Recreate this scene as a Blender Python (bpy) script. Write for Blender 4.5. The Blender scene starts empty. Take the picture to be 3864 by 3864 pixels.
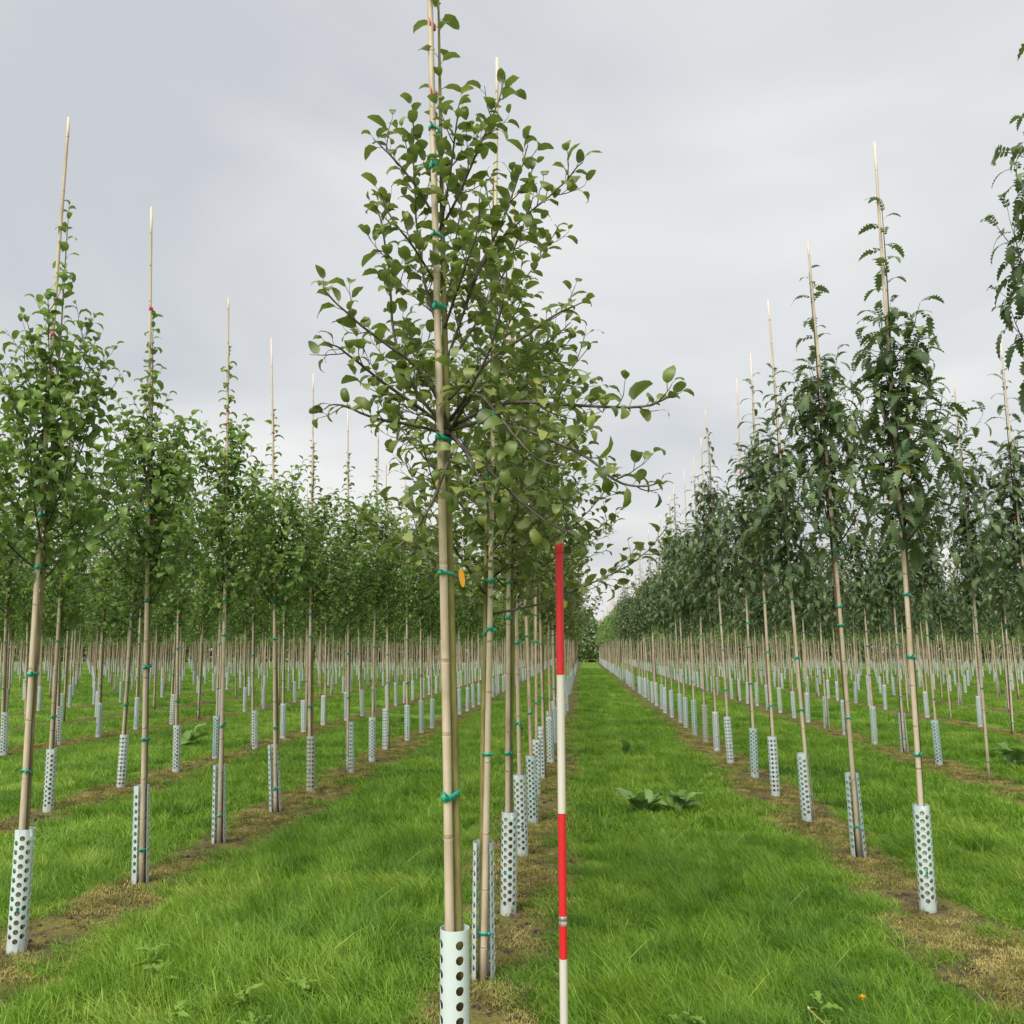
import bpy, bmesh, math
import numpy as np
from mathutils import Vector, Matrix, Euler

R = math.radians
RNG = np.random.default_rng(11)
scene = bpy.context.scene
COL = scene.collection

# ------------------------------------------------------------------ camera
cam_d = bpy.data.cameras.new('camera')
cam = bpy.data.objects.new('camera', cam_d); COL.objects.link(cam)
cam.location = (0, 0, 1.6)
cam.rotation_euler = (R(98.4), 0, R(4.22))
cam_d.sensor_width = 36; cam_d.lens = 36 * 1756 / 1932
cam_d.clip_start = .05; cam_d.clip_end = 2000
scene.camera = cam

# ------------------------------------------------------------------ sky, sun, exposure
world = bpy.data.worlds.new('World'); scene.world = world; world.use_nodes = True
SUN_EL, SUN_AZ = 50, 200          # degrees; azimuth clockwise from +Y (behind the camera, a little left)
def build_world():
    nt = world.node_tree; nt.nodes.clear(); N = nt.nodes.new; L = nt.links.new
    out = N('ShaderNodeOutputWorld')
    sky = N('ShaderNodeTexSky'); sky.sky_type = 'NISHITA'; sky.sun_disc = False
    sky.sun_elevation = R(SUN_EL); sky.sun_rotation = R(SUN_AZ); sky.air_density = 1.5; sky.dust_density = 3
    b1 = N('ShaderNodeBackground'); b1.inputs[1].default_value = .05; L(sky.outputs[0], b1.inputs[0])
    # unbroken stratus: soft noise on the direction projected onto a cloud deck
    tc = N('ShaderNodeTexCoord'); sep = N('ShaderNodeSeparateXYZ'); L(tc.outputs['Generated'], sep.inputs[0])
    ab = N('ShaderNodeMath'); ab.operation = 'ABSOLUTE'; L(sep.outputs[2], ab.inputs[0])
    ad = N('ShaderNodeMath'); ad.operation = 'ADD'; ad.inputs[1].default_value = .22; L(ab.outputs[0], ad.inputs[0])
    dx = N('ShaderNodeMath'); dx.operation = 'DIVIDE'; L(sep.outputs[0], dx.inputs[0]); L(ad.outputs[0], dx.inputs[1])
    dy = N('ShaderNodeMath'); dy.operation = 'DIVIDE'; L(sep.outputs[1], dy.inputs[0]); L(ad.outputs[0], dy.inputs[1])
    cb = N('ShaderNodeCombineXYZ'); L(dx.outputs[0], cb.inputs[0]); L(dy.outputs[0], cb.inputs[1]); cb.inputs[2].default_value = 3.7
    mp = N('ShaderNodeMapping'); mp.inputs['Location'].default_value = (.4, .9, 0); mp.inputs['Scale'].default_value = (1, 1.25, 1); L(cb.outputs[0], mp.inputs[0])
    no = N('ShaderNodeTexNoise'); no.inputs['Scale'].default_value = 1.15; no.inputs['Detail'].default_value = 6
    no.inputs['Roughness'].default_value = .46; no.inputs['Distortion'].default_value = .5
    L(mp.outputs[0], no.inputs['Vector'])
    cr = N('ShaderNodeValToRGB'); e = cr.color_ramp.elements
    e[0].position = .3; e[0].color = (.66, .685, .72, 1)
    e[1].position = .70; e[1].color = (.965, .965, .95, 1)
    L(no.outputs[0], cr.inputs[0])
    b2 = N('ShaderNodeBackground'); b2.inputs[1].default_value = .268; L(cr.outputs[0], b2.inputs[0])
    mx = N('ShaderNodeMixShader'); mx.inputs[0].default_value = .93
    L(b1.outputs[0], mx.inputs[1]); L(b2.outputs[0], mx.inputs[2]); L(mx.outputs[0], out.inputs[0])
build_world()
sl = bpy.data.lights.new('sun', 'SUN'); sl.energy = 1.5; sl.angle = R(45); sl.color = (1, .96, .89)
sun = bpy.data.objects.new('sun', sl); COL.objects.link(sun); sun.location = (-5, -10, 20)
sd = Vector((math.sin(R(SUN_AZ)) * math.cos(R(SUN_EL)), math.cos(R(SUN_AZ)) * math.cos(R(SUN_EL)), math.sin(R(SUN_EL))))
sun.rotation_euler = sd.to_track_quat('Z', 'Y').to_euler()
vs = scene.view_settings; vs.view_transform = 'Standard'; vs.look = 'None'; vs.exposure = 1.8; vs.gamma = 1; vs.use_curve_mapping = False
scene.render.engine = 'CYCLES'
cy_ = scene.cycles; cy_.max_bounces = 5; cy_.diffuse_bounces = 2; cy_.glossy_bounces = 2; cy_.transmission_bounces = 3; cy_.transparent_max_bounces = 4; cy_.caustics_reflective = False; cy_.caustics_refractive = False

# ------------------------------------------------------------------ helpers
def mesh_np(name, V, F3=None, F4=None, mats=(), mi=None, attrs=None, smooth=True):
    """mesh from numpy arrays; triangles first, quads after"""
    me = bpy.data.meshes.new(name)
    V = np.asarray(V, np.float32).reshape(-1, 3)
    F3 = np.zeros((0, 3), np.int32) if F3 is None else np.asarray(F3, np.int32).reshape(-1, 3)
    F4 = np.zeros((0, 4), np.int32) if F4 is None else np.asarray(F4, np.int32).reshape(-1, 4)
    n3, n4 = len(F3), len(F4)
    me.vertices.add(len(V)); me.vertices.foreach_set('co', V.ravel())
    me.loops.add(n3 * 3 + n4 * 4); me.loops.foreach_set('vertex_index', np.concatenate([F3.ravel(), F4.ravel()]))
    me.polygons.add(n3 + n4)
    me.polygons.foreach_set('loop_start', np.concatenate([np.arange(n3) * 3, n3 * 3 + np.arange(n4) * 4]).astype(np.int32))
    for m in mats: me.materials.append(m)
    if mi is not None: me.polygons.foreach_set('material_index', np.asarray(mi, np.int32))
    me.update(calc_edges=True)
    me.polygons.foreach_set('use_smooth', np.full(n3 + n4, smooth))
    for k, a in (attrs or {}).items():
        at = me.attributes.new(k, 'FLOAT', 'POINT'); at.data.foreach_set('value', np.asarray(a, np.float32))
    me.validate()
    return me

def link(name, data, parent=None, loc=None, rot=None, mat=None):
    o = bpy.data.objects.new(name, data); COL.objects.link(o)
    if parent is not None: o.parent = parent
    if loc is not None: o.location = loc
    if rot is not None: o.rotation_euler = rot
    return o

def tag(o, label=None, cat=None, group=None, kind=None):
    if label: o['label'] = label
    if cat: o['category'] = cat
    if group: o['group'] = group
    if kind: o['kind'] = kind
    return o

class MB:
    """collects triangles and quads into one mesh"""
    def __init__(s): s.V = []; s.T = []; s.Q = []; s.n = 0
    def add(s, V, T=None, Q=None):
        V = np.asarray(V, float).reshape(-1, 3)
        if T is not None and len(T): s.T.append(np.asarray(T, int) + s.n)
        if Q is not None and len(Q): s.Q.append(np.asarray(Q, int) + s.n)
        s.V.append(V); s.n += len(V)
    def tube(s, P, r, k=6, cap=True):
        P = np.asarray(P, float); n = len(P); r = np.broadcast_to(np.asarray(r, float), (n,))
        T = np.gradient(P, axis=0); T /= np.linalg.norm(T, axis=1)[:, None] + 1e-12
        ref = np.array([0, 0, 1.]) if abs(T[0][2]) < .9 else np.array([1., 0, 0])
        A = np.cross(T, ref); A /= np.linalg.norm(A, axis=1)[:, None] + 1e-12
        B = np.cross(T, A)
        a = np.arange(k) * 2 * np.pi / k
        V = P[:, None] + r[:, None, None] * (np.cos(a)[None, :, None] * A[:, None] + np.sin(a)[None, :, None] * B[:, None])
        i = np.arange(n - 1)[:, None] * k; j = np.arange(k)[None]; j2 = (j + 1) % k
        Q = np.stack([i + j, i + j2, i + k + j2, i + k + j], -1).reshape(-1, 4)[:, ::-1]
        V = V.reshape(-1, 3); Tt = []
        if cap:
            V = np.concatenate([V, P[:1], P[-1:]]); c0, c1 = n * k, n * k + 1
            for q in range(k):
                Tt.append((c0, q, (q + 1) % k)); Tt.append((c1, (n - 1) * k + (q + 1) % k, (n - 1) * k + q))
        s.add(V, Tt, Q)
    def mesh(s, name, mats, smooth=True, attrs=None):
        V = np.concatenate(s.V) if s.V else np.zeros((0, 3))
        T = np.concatenate(s.T) if s.T else None; Q = np.concatenate(s.Q) if s.Q else None
        return mesh_np(name, V, T, Q, mats, smooth=smooth, attrs=attrs)

# ------------------------------------------------------------------ materials
def new_mat(name):
    m = bpy.data.materials.new(name); m.use_nodes = True
    nt = m.node_tree; nt.nodes.clear()
    return m, nt, nt.nodes.new, nt.links.new
def ramp(N, L, src, stops):
    c = N('ShaderNodeValToRGB'); el = c.color_ramp.elements
    while len(el) < len(stops): el.new(.5)
    for e, (p, col) in zip(el, stops): e.position = p; e.color = (*col, 1)
    L(src, c.inputs[0]); return c
def noise(N, L, scale, detail=4, vec=None, rough=.55):
    n = N('ShaderNodeTexNoise'); n.inputs['Scale'].default_value = scale; n.inputs['Detail'].default_value = detail
    n.inputs['Roughness'].default_value = rough
    if vec is not None: L(vec, n.inputs['Vector'])
    return n
def mixc(N, L, fac, a, b, mode='MIX'):
    m = N('ShaderNodeMix'); m.data_type = 'RGBA'; m.blend_type = mode
    for s, v in ((0, fac), (6, a), (7, b)):
        if hasattr(v, 'links'): L(v, m.inputs[s])
        else: m.inputs[s].default_value = v if s == 0 else (*v, 1)
    return m.outputs[2]

def leaf_mat(name, dark, mid, light, under, yellow, trans=.3, rough=.5, ycut=.985, spec=.4):
    m, nt, N, L = new_mat(name)
    at = N('ShaderNodeAttribute'); at.attribute_name = 'var'
    oi = N('ShaderNodeObjectInfo')
    base = ramp(N, L, at.outputs['Fac'], [(0, dark), (.45, mid), (.93, light), (ycut, yellow)])
    ao = N('ShaderNodeMath'); ao.operation = 'MULTIPLY_ADD'; ao.inputs[1].default_value = .3; ao.inputs[2].default_value = .85
    L(oi.outputs['Random'], ao.inputs[0])
    tco = N('ShaderNodeTexCoord'); nz = noise(N, L, 60, 2, tco.outputs['Object'])
    vary = N('ShaderNodeMath'); vary.operation = 'MULTIPLY_ADD'; vary.inputs[1].default_value = .5; vary.inputs[2].default_value = .75
    L(nz.outputs[0], vary.inputs[0])
    mm = N('ShaderNodeMath'); mm.operation = 'MULTIPLY'; L(vary.outputs[0], mm.inputs[0]); L(ao.outputs[0], mm.inputs[1])
    v3 = N('ShaderNodeCombineXYZ'); [L(mm.outputs[0], v3.inputs[i]) for i in range(3)]
    top = mixc(N, L, 1.0, base.outputs[0], v3.outputs[0], 'MULTIPLY')
    und = mixc(N, L, .55, top, under)
    ge = N('ShaderNodeNewGeometry')
    col = mixc(N, L, ge.outputs['Backfacing'], top, und)
    p = N('ShaderNodeBsdfPrincipled'); L(col, p.inputs['Base Color']); p.inputs['Roughness'].default_value = rough
    p.inputs['Specular IOR Level'].default_value = spec
    tr = N('ShaderNodeBsdfTranslucent')
    tcol = mixc(N, L, 1.0, col, (1.0, 1.15, .45), 'MULTIPLY'); L(tcol, tr.inputs[0])
    ms = N('ShaderNodeMixShader'); ms.inputs[0].default_value = trans
    out = N('ShaderNodeOutputMaterial'); L(p.outputs[0], ms.inputs[1]); L(tr.outputs[0], ms.inputs[2]); L(ms.outputs[0], out.inputs[0])
    return m

def simple_mat(name, stops, scale=8, rough=.6, detail=5, stretch=(1, 1, 1), bump=0, spec=.4, rnd=0):
    m, nt, N, L = new_mat(name)
    tc = N('ShaderNodeTexCoord'); mp = N('ShaderNodeMapping'); mp.inputs['Scale'].default_value = stretch; L(tc.outputs['Object'], mp.inputs[0])
    nz = noise(N, L, scale, detail, mp.outputs[0])
    src = nz.outputs[0]
    if rnd:
        oi = N('ShaderNodeObjectInfo'); ma = N('ShaderNodeMath'); ma.operation = 'MULTIPLY_ADD'; ma.inputs[1].default_value = rnd; L(oi.outputs['Random'], ma.inputs[0])
        sb = N('ShaderNodeMath'); sb.operation = 'SUBTRACT'; sb.inputs[1].default_value = rnd / 2; L(nz.outputs[0], sb.inputs[0]); L(sb.outputs[0], ma.inputs[2]); src = ma.outputs[0]
    c = ramp(N, L, src, stops)
    p = N('ShaderNodeBsdfPrincipled'); L(c.outputs[0], p.inputs['Base Color']); p.inputs['Roughness'].default_value = rough
    p.inputs['Specular IOR Level'].default_value = spec
    if bump:
        b = N('ShaderNodeBump'); b.inputs['Strength'].default_value = bump; b.inputs['Distance'].default_value = .004; L(nz.outputs[0], b.inputs['Height']); L(b.outputs[0], p.inputs['Normal'])
    out = N('ShaderNodeOutputMaterial'); L(p.outputs[0], out.inputs[0])
    return m

M = {}
M['apple_leaf'] = leaf_mat('apple_leaf', (.055, .092, .020), (.125, .175, .033), (.255, .300, .082), (.25, .29, .17), (.42, .36, .06), .30, .42)
M['left_leaf'] = leaf_mat('left_leaf', (.060, .125, .028), (.130, .225, .045), (.26, .36, .09), (.24, .31, .17), (.36, .36, .06), .38, .45, .992)
M['right_leaf'] = leaf_mat('right_leaf', (.042, .078, .034), (.084, .132, .054), (.165, .220, .092), (.19, .23, .155), (.33, .33, .08), .26, .55, .992, .3)
M['far_leaf'] = leaf_mat('far_leaf', (.08, .135, .042), (.13, .205, .062), (.20, .28, .095), (.22, .29, .15), (.17, .23, .06), .28, .55)
M['weed_leaf'] = leaf_mat('weed_leaf', (.12, .22, .03), (.17, .29, .042), (.23, .36, .06), (.22, .32, .11), (.28, .36, .07), .35, .55)
M['dock_leaf'] = leaf_mat('dock_leaf', (.09, .19, .045), (.15, .28, .065), (.21, .34, .10), (.22, .33, .16), (.2, .2, .06), .25, .4)
M['bark_green'] = simple_mat('bark_green', [(.3, (.13, .115, .035)), (.55, (.22, .20, .065)), (.75, (.29, .27, .10))], 30, .75, 5, (1, 1, .25), .4)
M['bark_tan'] = simple_mat('bark_tan', [(.3, (.15, .105, .055)), (.55, (.24, .18, .10)), (.75, (.32, .255, .16))], 30, .75, 5, (1, 1, .25), .4)
M['bark_brown'] = simple_mat('bark_brown', [(.3, (.07, .045, .028)), (.55, (.125, .085, .05)), (.75, (.18, .14, .085))], 30, .75, 5, (1, 1, .25), .4)
M['twig'] = simple_mat('twig', [(.3, (.045, .037, .030)), (.7, (.125, .105, .085))], 25, .7)
M['cane'] = simple_mat('cane', [(.2, (.30, .225, .145)), (.42, (.48, .385, .275)), (.62, (.58, .485, .375)), (.85, (.63, .545, .445))], 9, .5, 7, (2.2, 2.2, .5), .15, .45, .2)
M['cane_node'] = simple_mat('cane_node', [(.3, (.20, .145, .085)), (.7, (.40, .32, .21))], 40, .7)
M['tie_green'] = simple_mat('tie_green', [(.3, (.006, .25, .165)), (.7, (.015, .38, .265))], 60, .35, spec=.5)
M['tie_red'] = simple_mat('tie_red', [(.3, (.52, .02, .03)), (.7, (.66, .04, .06))], 60, .4, spec=.5)

def guard_mat():
    m, nt, N, L = new_mat('guard_plastic')
    oi = N('ShaderNodeObjectInfo')
    tint = ramp(N, L, oi.outputs['Random'], [(0, (.52, .66, .66)), (.35, (.64, .72, .71)), (.7, (.57, .68, .68)), (.9, (.42, .58, .57)), (1, (.42, .42, .34))])
    tc = N('ShaderNodeTexCoord'); sp = N('ShaderNodeSeparateXYZ'); L(tc.outputs['Object'], sp.inputs[0])
    nz = noise(N, L, 22, 5, tc.outputs['Object'])
    # soil splash: dirt that thins out up the tube
    mr = N('ShaderNodeMapRange'); mr.inputs[1].default_value = 0; mr.inputs[2].default_value = .26; mr.inputs[3].default_value = .72; mr.inputs[4].default_value = .12
    L(sp.outputs[2], mr.inputs[0])
    mu = N('ShaderNodeMath'); mu.operation = 'MULTIPLY'; L(mr.outputs[0], mu.inputs[0]); L(nz.outputs[0], mu.inputs[1])
    c = mixc(N, L, mu.outputs[0], tint.outputs[0], (.30, .27, .18))
    p = N('ShaderNodeBsdfPrincipled'); L(c, p.inputs['Base Color']); p.inputs['Roughness'].default_value = .38
    tr = N('ShaderNodeBsdfTranslucent'); L(c, tr.inputs[0]); ms = N('ShaderNodeMixShader'); ms.inputs[0].default_value = .12
    out = N('ShaderNodeOutputMaterial'); L(p.outputs[0], ms.inputs[1]); L(tr.outputs[0], ms.inputs[2]); L(ms.outputs[0], out.inputs[0])
    return m
M['guard'] = guard_mat()
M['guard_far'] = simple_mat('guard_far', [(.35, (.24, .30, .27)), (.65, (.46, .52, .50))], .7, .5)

def grass_mat():
    m, nt, N, L = new_mat('grass_blade')
    oi = N('ShaderNodeObjectInfo')
    gp_ = N('ShaderNodeNewGeometry'); n1 = noise(N, L, .6, 4, gp_.outputs['Position'], .6); n2 = noise(N, L, 3.4, 4, gp_.outputs['Position'], .6)
    ad = N('ShaderNodeMath'); ad.operation = 'ADD'; L(n1.outputs[0], ad.inputs[0]); L(n2.outputs[0], ad.inputs[1])
    hf = N('ShaderNodeMath'); hf.operation = 'MULTIPLY_ADD'; hf.inputs[1].default_value = .5
    rr = N('ShaderNodeMath'); rr.operation = 'MULTIPLY_ADD'; rr.inputs[1].default_value = .16; rr.inputs[2].default_value = -.08; L(oi.outputs['Random'], rr.inputs[0])
    L(ad.outputs[0], hf.inputs[0]); L(rr.outputs[0], hf.inputs[2])
    big = ramp(N, L, hf.outputs[0], [(.31, (.078, .168, .022)), (.43, (.134, .270, .026)), (.55, (.198, .350, .034)), (.69, (.305, .425, .068))])
    at = N('ShaderNodeAttribute'); at.attribute_name = 'var'
    bl = ramp(N, L, at.outputs['Fac'], [(0, (.5, .55, .55)), (.5, (1, 1, 1)), (.9, (1.2, 1.13, 1.1)), (.985, (1.75, 1.3, 1.8))])
    c = mixc(N, L, 1.0, big.outputs[0], bl.outputs[0], 'MULTIPLY')
    p = N('ShaderNodeBsdfPrincipled'); L(c, p.inputs['Base Color']); p.inputs['Roughness'].default_value = .5; p.inputs['Specular IOR Level'].default_value = .35
    tr = N('ShaderNodeBsdfTranslucent'); tcol = mixc(N, L, 1.0, c, (1, 1.05, .5), 'MULTIPLY'); L(tcol, tr.inputs[0])
    ms = N('ShaderNodeMixShader'); ms.inputs[0].default_value = .35
    out = N('ShaderNodeOutputMaterial'); L(p.outputs[0], ms.inputs[1]); L(tr.outputs[0], ms.inputs[2]); L(ms.outputs[0], out.inputs[0])
    return m
M['grass'] = grass_mat()
M['moss'] = simple_mat('moss', [(.3, (.10, .10, .022)), (.5, (.22, .20, .05)), (.7, (.40, .33, .115))], 3, .85, rnd=.5)
M['crumb'] = simple_mat('crumb', [(.3, (.045, .03, .02)), (.7, (.13, .092, .06))], 20, .95, rnd=.5)

def ground_mat():
    m, nt, N, L = new_mat('ground_soil_turf')
    tc = N('ShaderNodeTexCoord'); P = tc.outputs['Object']
    at = N('ShaderNodeAttribute'); at.attribute_name = 'soil'
    n1 = noise(N, L, 3.2, 6, P, .65); n2 = noise(N, L, 14, 6, P, .7); n3 = noise(N, L, 70, 4, P, .7); n4 = noise(N, L, .5, 4, P)
    soil = ramp(N, L, n2.outputs[0], [(.3, (.040, .028, .018)), (.5, (.090, .064, .038)), (.7, (.16, .12, .07))])
    moss = ramp(N, L, n3.outputs[0], [(.3, (.075, .075, .02)), (.7, (.23, .205, .06))])
    mf = ramp(N, L, n1.outputs[0], [(.42, (0, 0, 0)), (.56, (1, 1, 1))])
    sm = mixc(N, L, mf.outputs[0], soil.outputs[0], moss.outputs[0])
    turf = ramp(N, L, n2.outputs[0], [(.3, (.045, .095, .016)), (.6, (.11, .205, .026)), (.8, (.17, .28, .035))])
    far = ramp(N, L, n4.outputs[0], [(.35, (.12, .225, .026)), (.65, (.22, .345, .04))])
    tf = mixc(N, L, .45, turf.outputs[0], far.outputs[0])
    a1 = N('ShaderNodeMath'); a1.operation = 'MULTIPLY_ADD'; a1.inputs[1].default_value = .55; a1.inputs[2].default_value = -.275; L(n1.outputs[0], a1.inputs[0])
    a2 = N('ShaderNodeMath'); a2.operation = 'ADD'; L(a1.outputs[0], a2.inputs[0]); L(at.outputs['Fac'], a2.inputs[1])
    sf = ramp(N, L, a2.outputs[0], [(.24, (0, 0, 0)), (.40, (1, 1, 1))])
    c = mixc(N, L, sf.outputs[0], tf, sm)
    p = N('ShaderNodeBsdfPrincipled'); L(c, p.inputs['Base Color']); p.inputs['Roughness'].default_value = .95; p.inputs['Specular IOR Level'].default_value = .15
    b = N('ShaderNodeBump'); b.inputs['Strength'].default_value = .9; b.inputs['Distance'].default_value = .02
    hb = N('ShaderNodeMath'); hb.operation = 'MULTIPLY_ADD'; hb.inputs[1].default_value = .4; L(n3.outputs[0], hb.inputs[0]); L(n2.outputs[0], hb.inputs[2])
    L(hb.outputs[0], b.inputs['Height']); L(b.outputs[0], p.inputs['Normal'])
    out = N('ShaderNodeOutputMaterial'); L(p.outputs[0], out.inputs[0])
    return m
M['ground'] = ground_mat()

# ------------------------------------------------------------------ layout of the nursery rows
ROWS = {}                                   # key: (x, first_y, spacing)
ROWS['C'] = (-.47, 3.42, 1.42)
ROWS['R1'] = (2.1, 6.12, 1.49); ROWS['R2'] = (4.9, 10.6, 1.49)
ROWS['L1'] = (-3.0, 5.0, 1.41); ROWS['L2'] = (-5.3, 7.75, 1.47)
xl = [-8.75, -11.4, -14.1, -17.6, -20.3, -23.0, -26.5, -29.2, -32, -35.5, -38.2, -41, -44.4, -47.2, -50, -53.5, -56, -59]
xr = [8.1, 10.9, 14.2, 17.0, 20.3, 23.1, 26.3, 29.1, 32.4, 35.2, 38.4, 41.2, 44.5, 47.3]
for i, x in enumerate(xl): ROWS['L%d' % (i + 3)] = (x, 8.0 + (i * .61) % 1.4, 1.45)
for i, x in enumerate(xr): ROWS['R%d' % (i + 3)] = (x, 8.3 + (i * .77) % 1.4, 1.47)
ROW_X = np.array(sorted(v[0] for v in ROWS.values()))
Y_END = 112

def wob(x, y):                              # gentle unevenness of the ground
    x = np.asarray(x, float); y = np.asarray(y, float)
    return .018 * np.sin(x * 1.7 + y * .9) * np.sin(y * 1.3 - x * .4) + .012 * np.sin(x * 5.1 + 1) * np.sin(y * 4.3 + x)
def soil_at(x, y):
    x = np.asarray(x, float); y = np.asarray(y, float)
    d = np.min(np.abs(x[..., None] - ROW_X), -1)
    hw = .28 + .05 * np.sin(y * 1.1 + x) + .04 * np.sin(y * 3.7)
    s = np.clip(1.0 - d / (2 * hw), 0, 1)
    return np.where((y > Y_END + 1), 0, s)
def ground_z(x, y):
    s = soil_at(x, y)
    return wob(x, y) + .035 * np.clip(s * 2, 0, 1) - .02

def build_ground():
    xs = np.concatenate([np.arange(-300, -64, 12), np.arange(-64, -16, .45), np.arange(-16, 16, .11), np.arange(16, 52, .45), np.arange(52, 301, 12)])
    ys = np.concatenate([np.arange(-40, -2, 4), np.arange(-2, 2, .4), np.arange(2, 16, .11), np.arange(16, 40, .4), np.arange(40, 125, 1.5), np.arange(125, 420, 15)])
    X, Y = np.meshgrid(xs, ys); Z = ground_z(X, Y)
    near = (Y < 16) & (np.abs(X) < 16)
    Z = Z + np.where(near, RNG.normal(0, 1, X.shape) * .007 * (soil_at(X, Y) > .3), 0)
    V = np.stack([X, Y, Z], -1).reshape(-1, 3); nx, ny = len(xs), len(ys)
    i = np.arange(ny - 1)[:, None] * nx; j = np.arange(nx - 1)[None]
    Q = np.stack([i + j, i + j + 1, i + nx + j + 1, i + nx + j], -1).reshape(-1, 4)
    me = mesh_np('ground', V, None, Q, [M['ground']], attrs={'soil': soil_at(X, Y).ravel()})
    tag(link('ground', me), 'grassy nursery ground with bare soil strips under the tree rows', 'ground', kind='structure')
build_ground()

cy, sy = math.cos(R(4.22)), math.sin(R(4.22)); cp, sp_ = math.cos(R(8.4)), math.sin(R(8.4))
def project(x, y, z):                       # photo-plane position in -1..1 (used only to leave out what is out of view)
    u = x * cy + y * sy; w = -x * sy + y * cy; z = z - 1.6
    d = w * cp + z * sp_; up = -w * sp_ + z * cp
    k = 1756 / 966
    return u / np.maximum(d, .01) * k, up / np.maximum(d, .01) * k, d

# ------------------------------------------------------------------ leaves
def leaf_template(kind, rng, var=None):
    """one leaf: local origin at the twig, +Y outwards, +Z up; returns V, T, Q"""
    if kind in ('apple', 'left'):
        Ln, Wd, pet = (1.0, .265, .34) if kind == 'apple' else (1.0, .27, .22)
        ts = np.array([0, .10, .28, .52, .76, .91, 1.0]); ws = np.array([.12, .66, .96, 1.0, .74, .36, .02]); nr = 7
        a0 = R(rng.uniform(15, 58)); a1 = R(rng.uniform(-115, -50)); fold = rng.uniform(-.7, .6)
        ang = a0 + (a1 - a0) * ts ** .9; side = rng.normal(0, .10)
        pts = [np.array([0, pet * math.cos(R(30)), pet * math.sin(R(30))])]
        for k in range(1, nr):
            h = ts[k] - ts[k - 1]; am = (ang[k] + ang[k - 1]) / 2
            pts.append(pts[-1] + Ln * h * np.array([side, math.cos(am), math.sin(am)]))
        V = []
        for k in range(nr):
            up = np.array([0, -math.sin(ang[k]), math.cos(ang[k])]); w = Wd * ws[k]
            wl = fold * w + rng.normal(0, .022); wr = fold * w + rng.normal(0, .022)
            V += [pts[k] + np.array([-w, 0, 0]) + up * wl, pts[k], pts[k] + np.array([w, 0, 0]) + up * wr]
        Q = []
        for k in range(nr - 1):
            a = k * 3; Q += [(a, a + 1, a + 4, a + 3), (a + 1, a + 2, a + 5, a + 4)]
        n = len(V); pw = .018
        V += [(-pw, 0, 0), (pw, 0, 0), pts[0] + np.array([pw, 0, 0]), pts[0] - np.array([pw, 0, 0]), (0, 0, -pw), (0, 0, pw), pts[0] + np.array([0, 0, pw]), pts[0] - np.array([0, 0, pw])]
        Q += [(n, n + 1, n + 2, n + 3), (n + 4, n + 5, n + 6, n + 7)]
        return np.array(V, float), np.zeros((0, 3), int), np.array(Q)
    # hybrid rowan: a few free leaflets, then a toothed tapering blade
    mb = MB(); a0 = R(rng.uniform(10, 45)); a1 = R(rng.uniform(-105, -65))
    def axis(t): return a0 + (a1 - a0) * t ** .8
    K = 11; P = [np.zeros(3)]
    for k in range(1, K):
        am = axis((k - .5) / (K - 1)); P.append(P[-1] + np.array([0, math.cos(am), math.sin(am)]) / (K - 1))
    P = np.array(P)
    mb.add(np.concatenate([P[:5] - [.010, 0, 0], P[:5] + [.010, 0, 0]]), None, [(k, k + 5, k + 6, k + 1) for k in range(4)])
    def lf(base, d, up, ln, w):
        d = d / np.linalg.norm(d); s = np.cross(d, up); s /= np.linalg.norm(s)
        mid = base + d * ln * .5; tip = base + d * ln - up * ln * .18
        mb.add([base, mid - s * w, tip, mid + s * w, mid - up * w * .25], [(0, 4, 1), (1, 4, 2), (0, 3, 4), (4, 3, 2)])
    for t, ln in ((1, .13), (2, .17), (3, .21), (4, .24)):
        for sx in (-1, 1):
            if rng.random() < .1: continue
            am = axis(t / (K - 1)); f = np.array([0, math.cos(am), math.sin(am)]); u = np.array([0, -math.sin(am), math.cos(am)])
            lf(P[t], np.array([sx * .85, 0, 0]) + f * .55 + u * .1, u, ln * rng.uniform(.85, 1.1), .052)
    ws = np.array([.05, .185, .215, .185, .15, .095, .008]); V = []; pr = P[4:]; fold = rng.uniform(.1, .4)
    for k in range(7):
        am = axis((k + 4) / (K - 1)); u = np.array([0, -math.sin(am), math.cos(am)]); f = np.array([0, math.cos(am), math.sin(am)])
        w = ws[k] * .82
        V += [pr[k] - [w, 0, 0] + u * fold * w + f * .03, pr[k], pr[k] + [w, 0, 0] + u * fold * w + f * .03]
    # teeth: outer points between the ribs pulled in
    for k in range(6):
        for sx, o in ((-1, 0), (1, 2)):
            a, b = V[k * 3 + o], V[(k + 1) * 3 + o]; c = (a + b) / 2; ctr = (pr[k] + pr[k + 1]) / 2
            V.append(ctr + (c - ctr) * .56 - np.array([0, .006, 0]))
    T = []
    for k in range(6):
        a = k * 3; ml = 21 + k * 2; mr_ = ml + 1
        T += [(a, a + 1, ml), (ml, a + 1, a + 4), (ml, a + 4, a + 3), (a + 1, a + 2, mr_), (a + 1, mr_, a + 4), (mr_, a + 5, a + 4)]
    mb.add(V, T)
    V = np.concatenate(mb.V); T = np.concatenate(mb.T); Q = np.concatenate(mb.Q)
    return V, T, Q

TMPL = {}
trng = np.random.default_rng(5)
for k, n in (('apple', 10), ('left', 8), ('right', 8)): TMPL[k] = [leaf_template(k, trng) for _ in range(n)]

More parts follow.
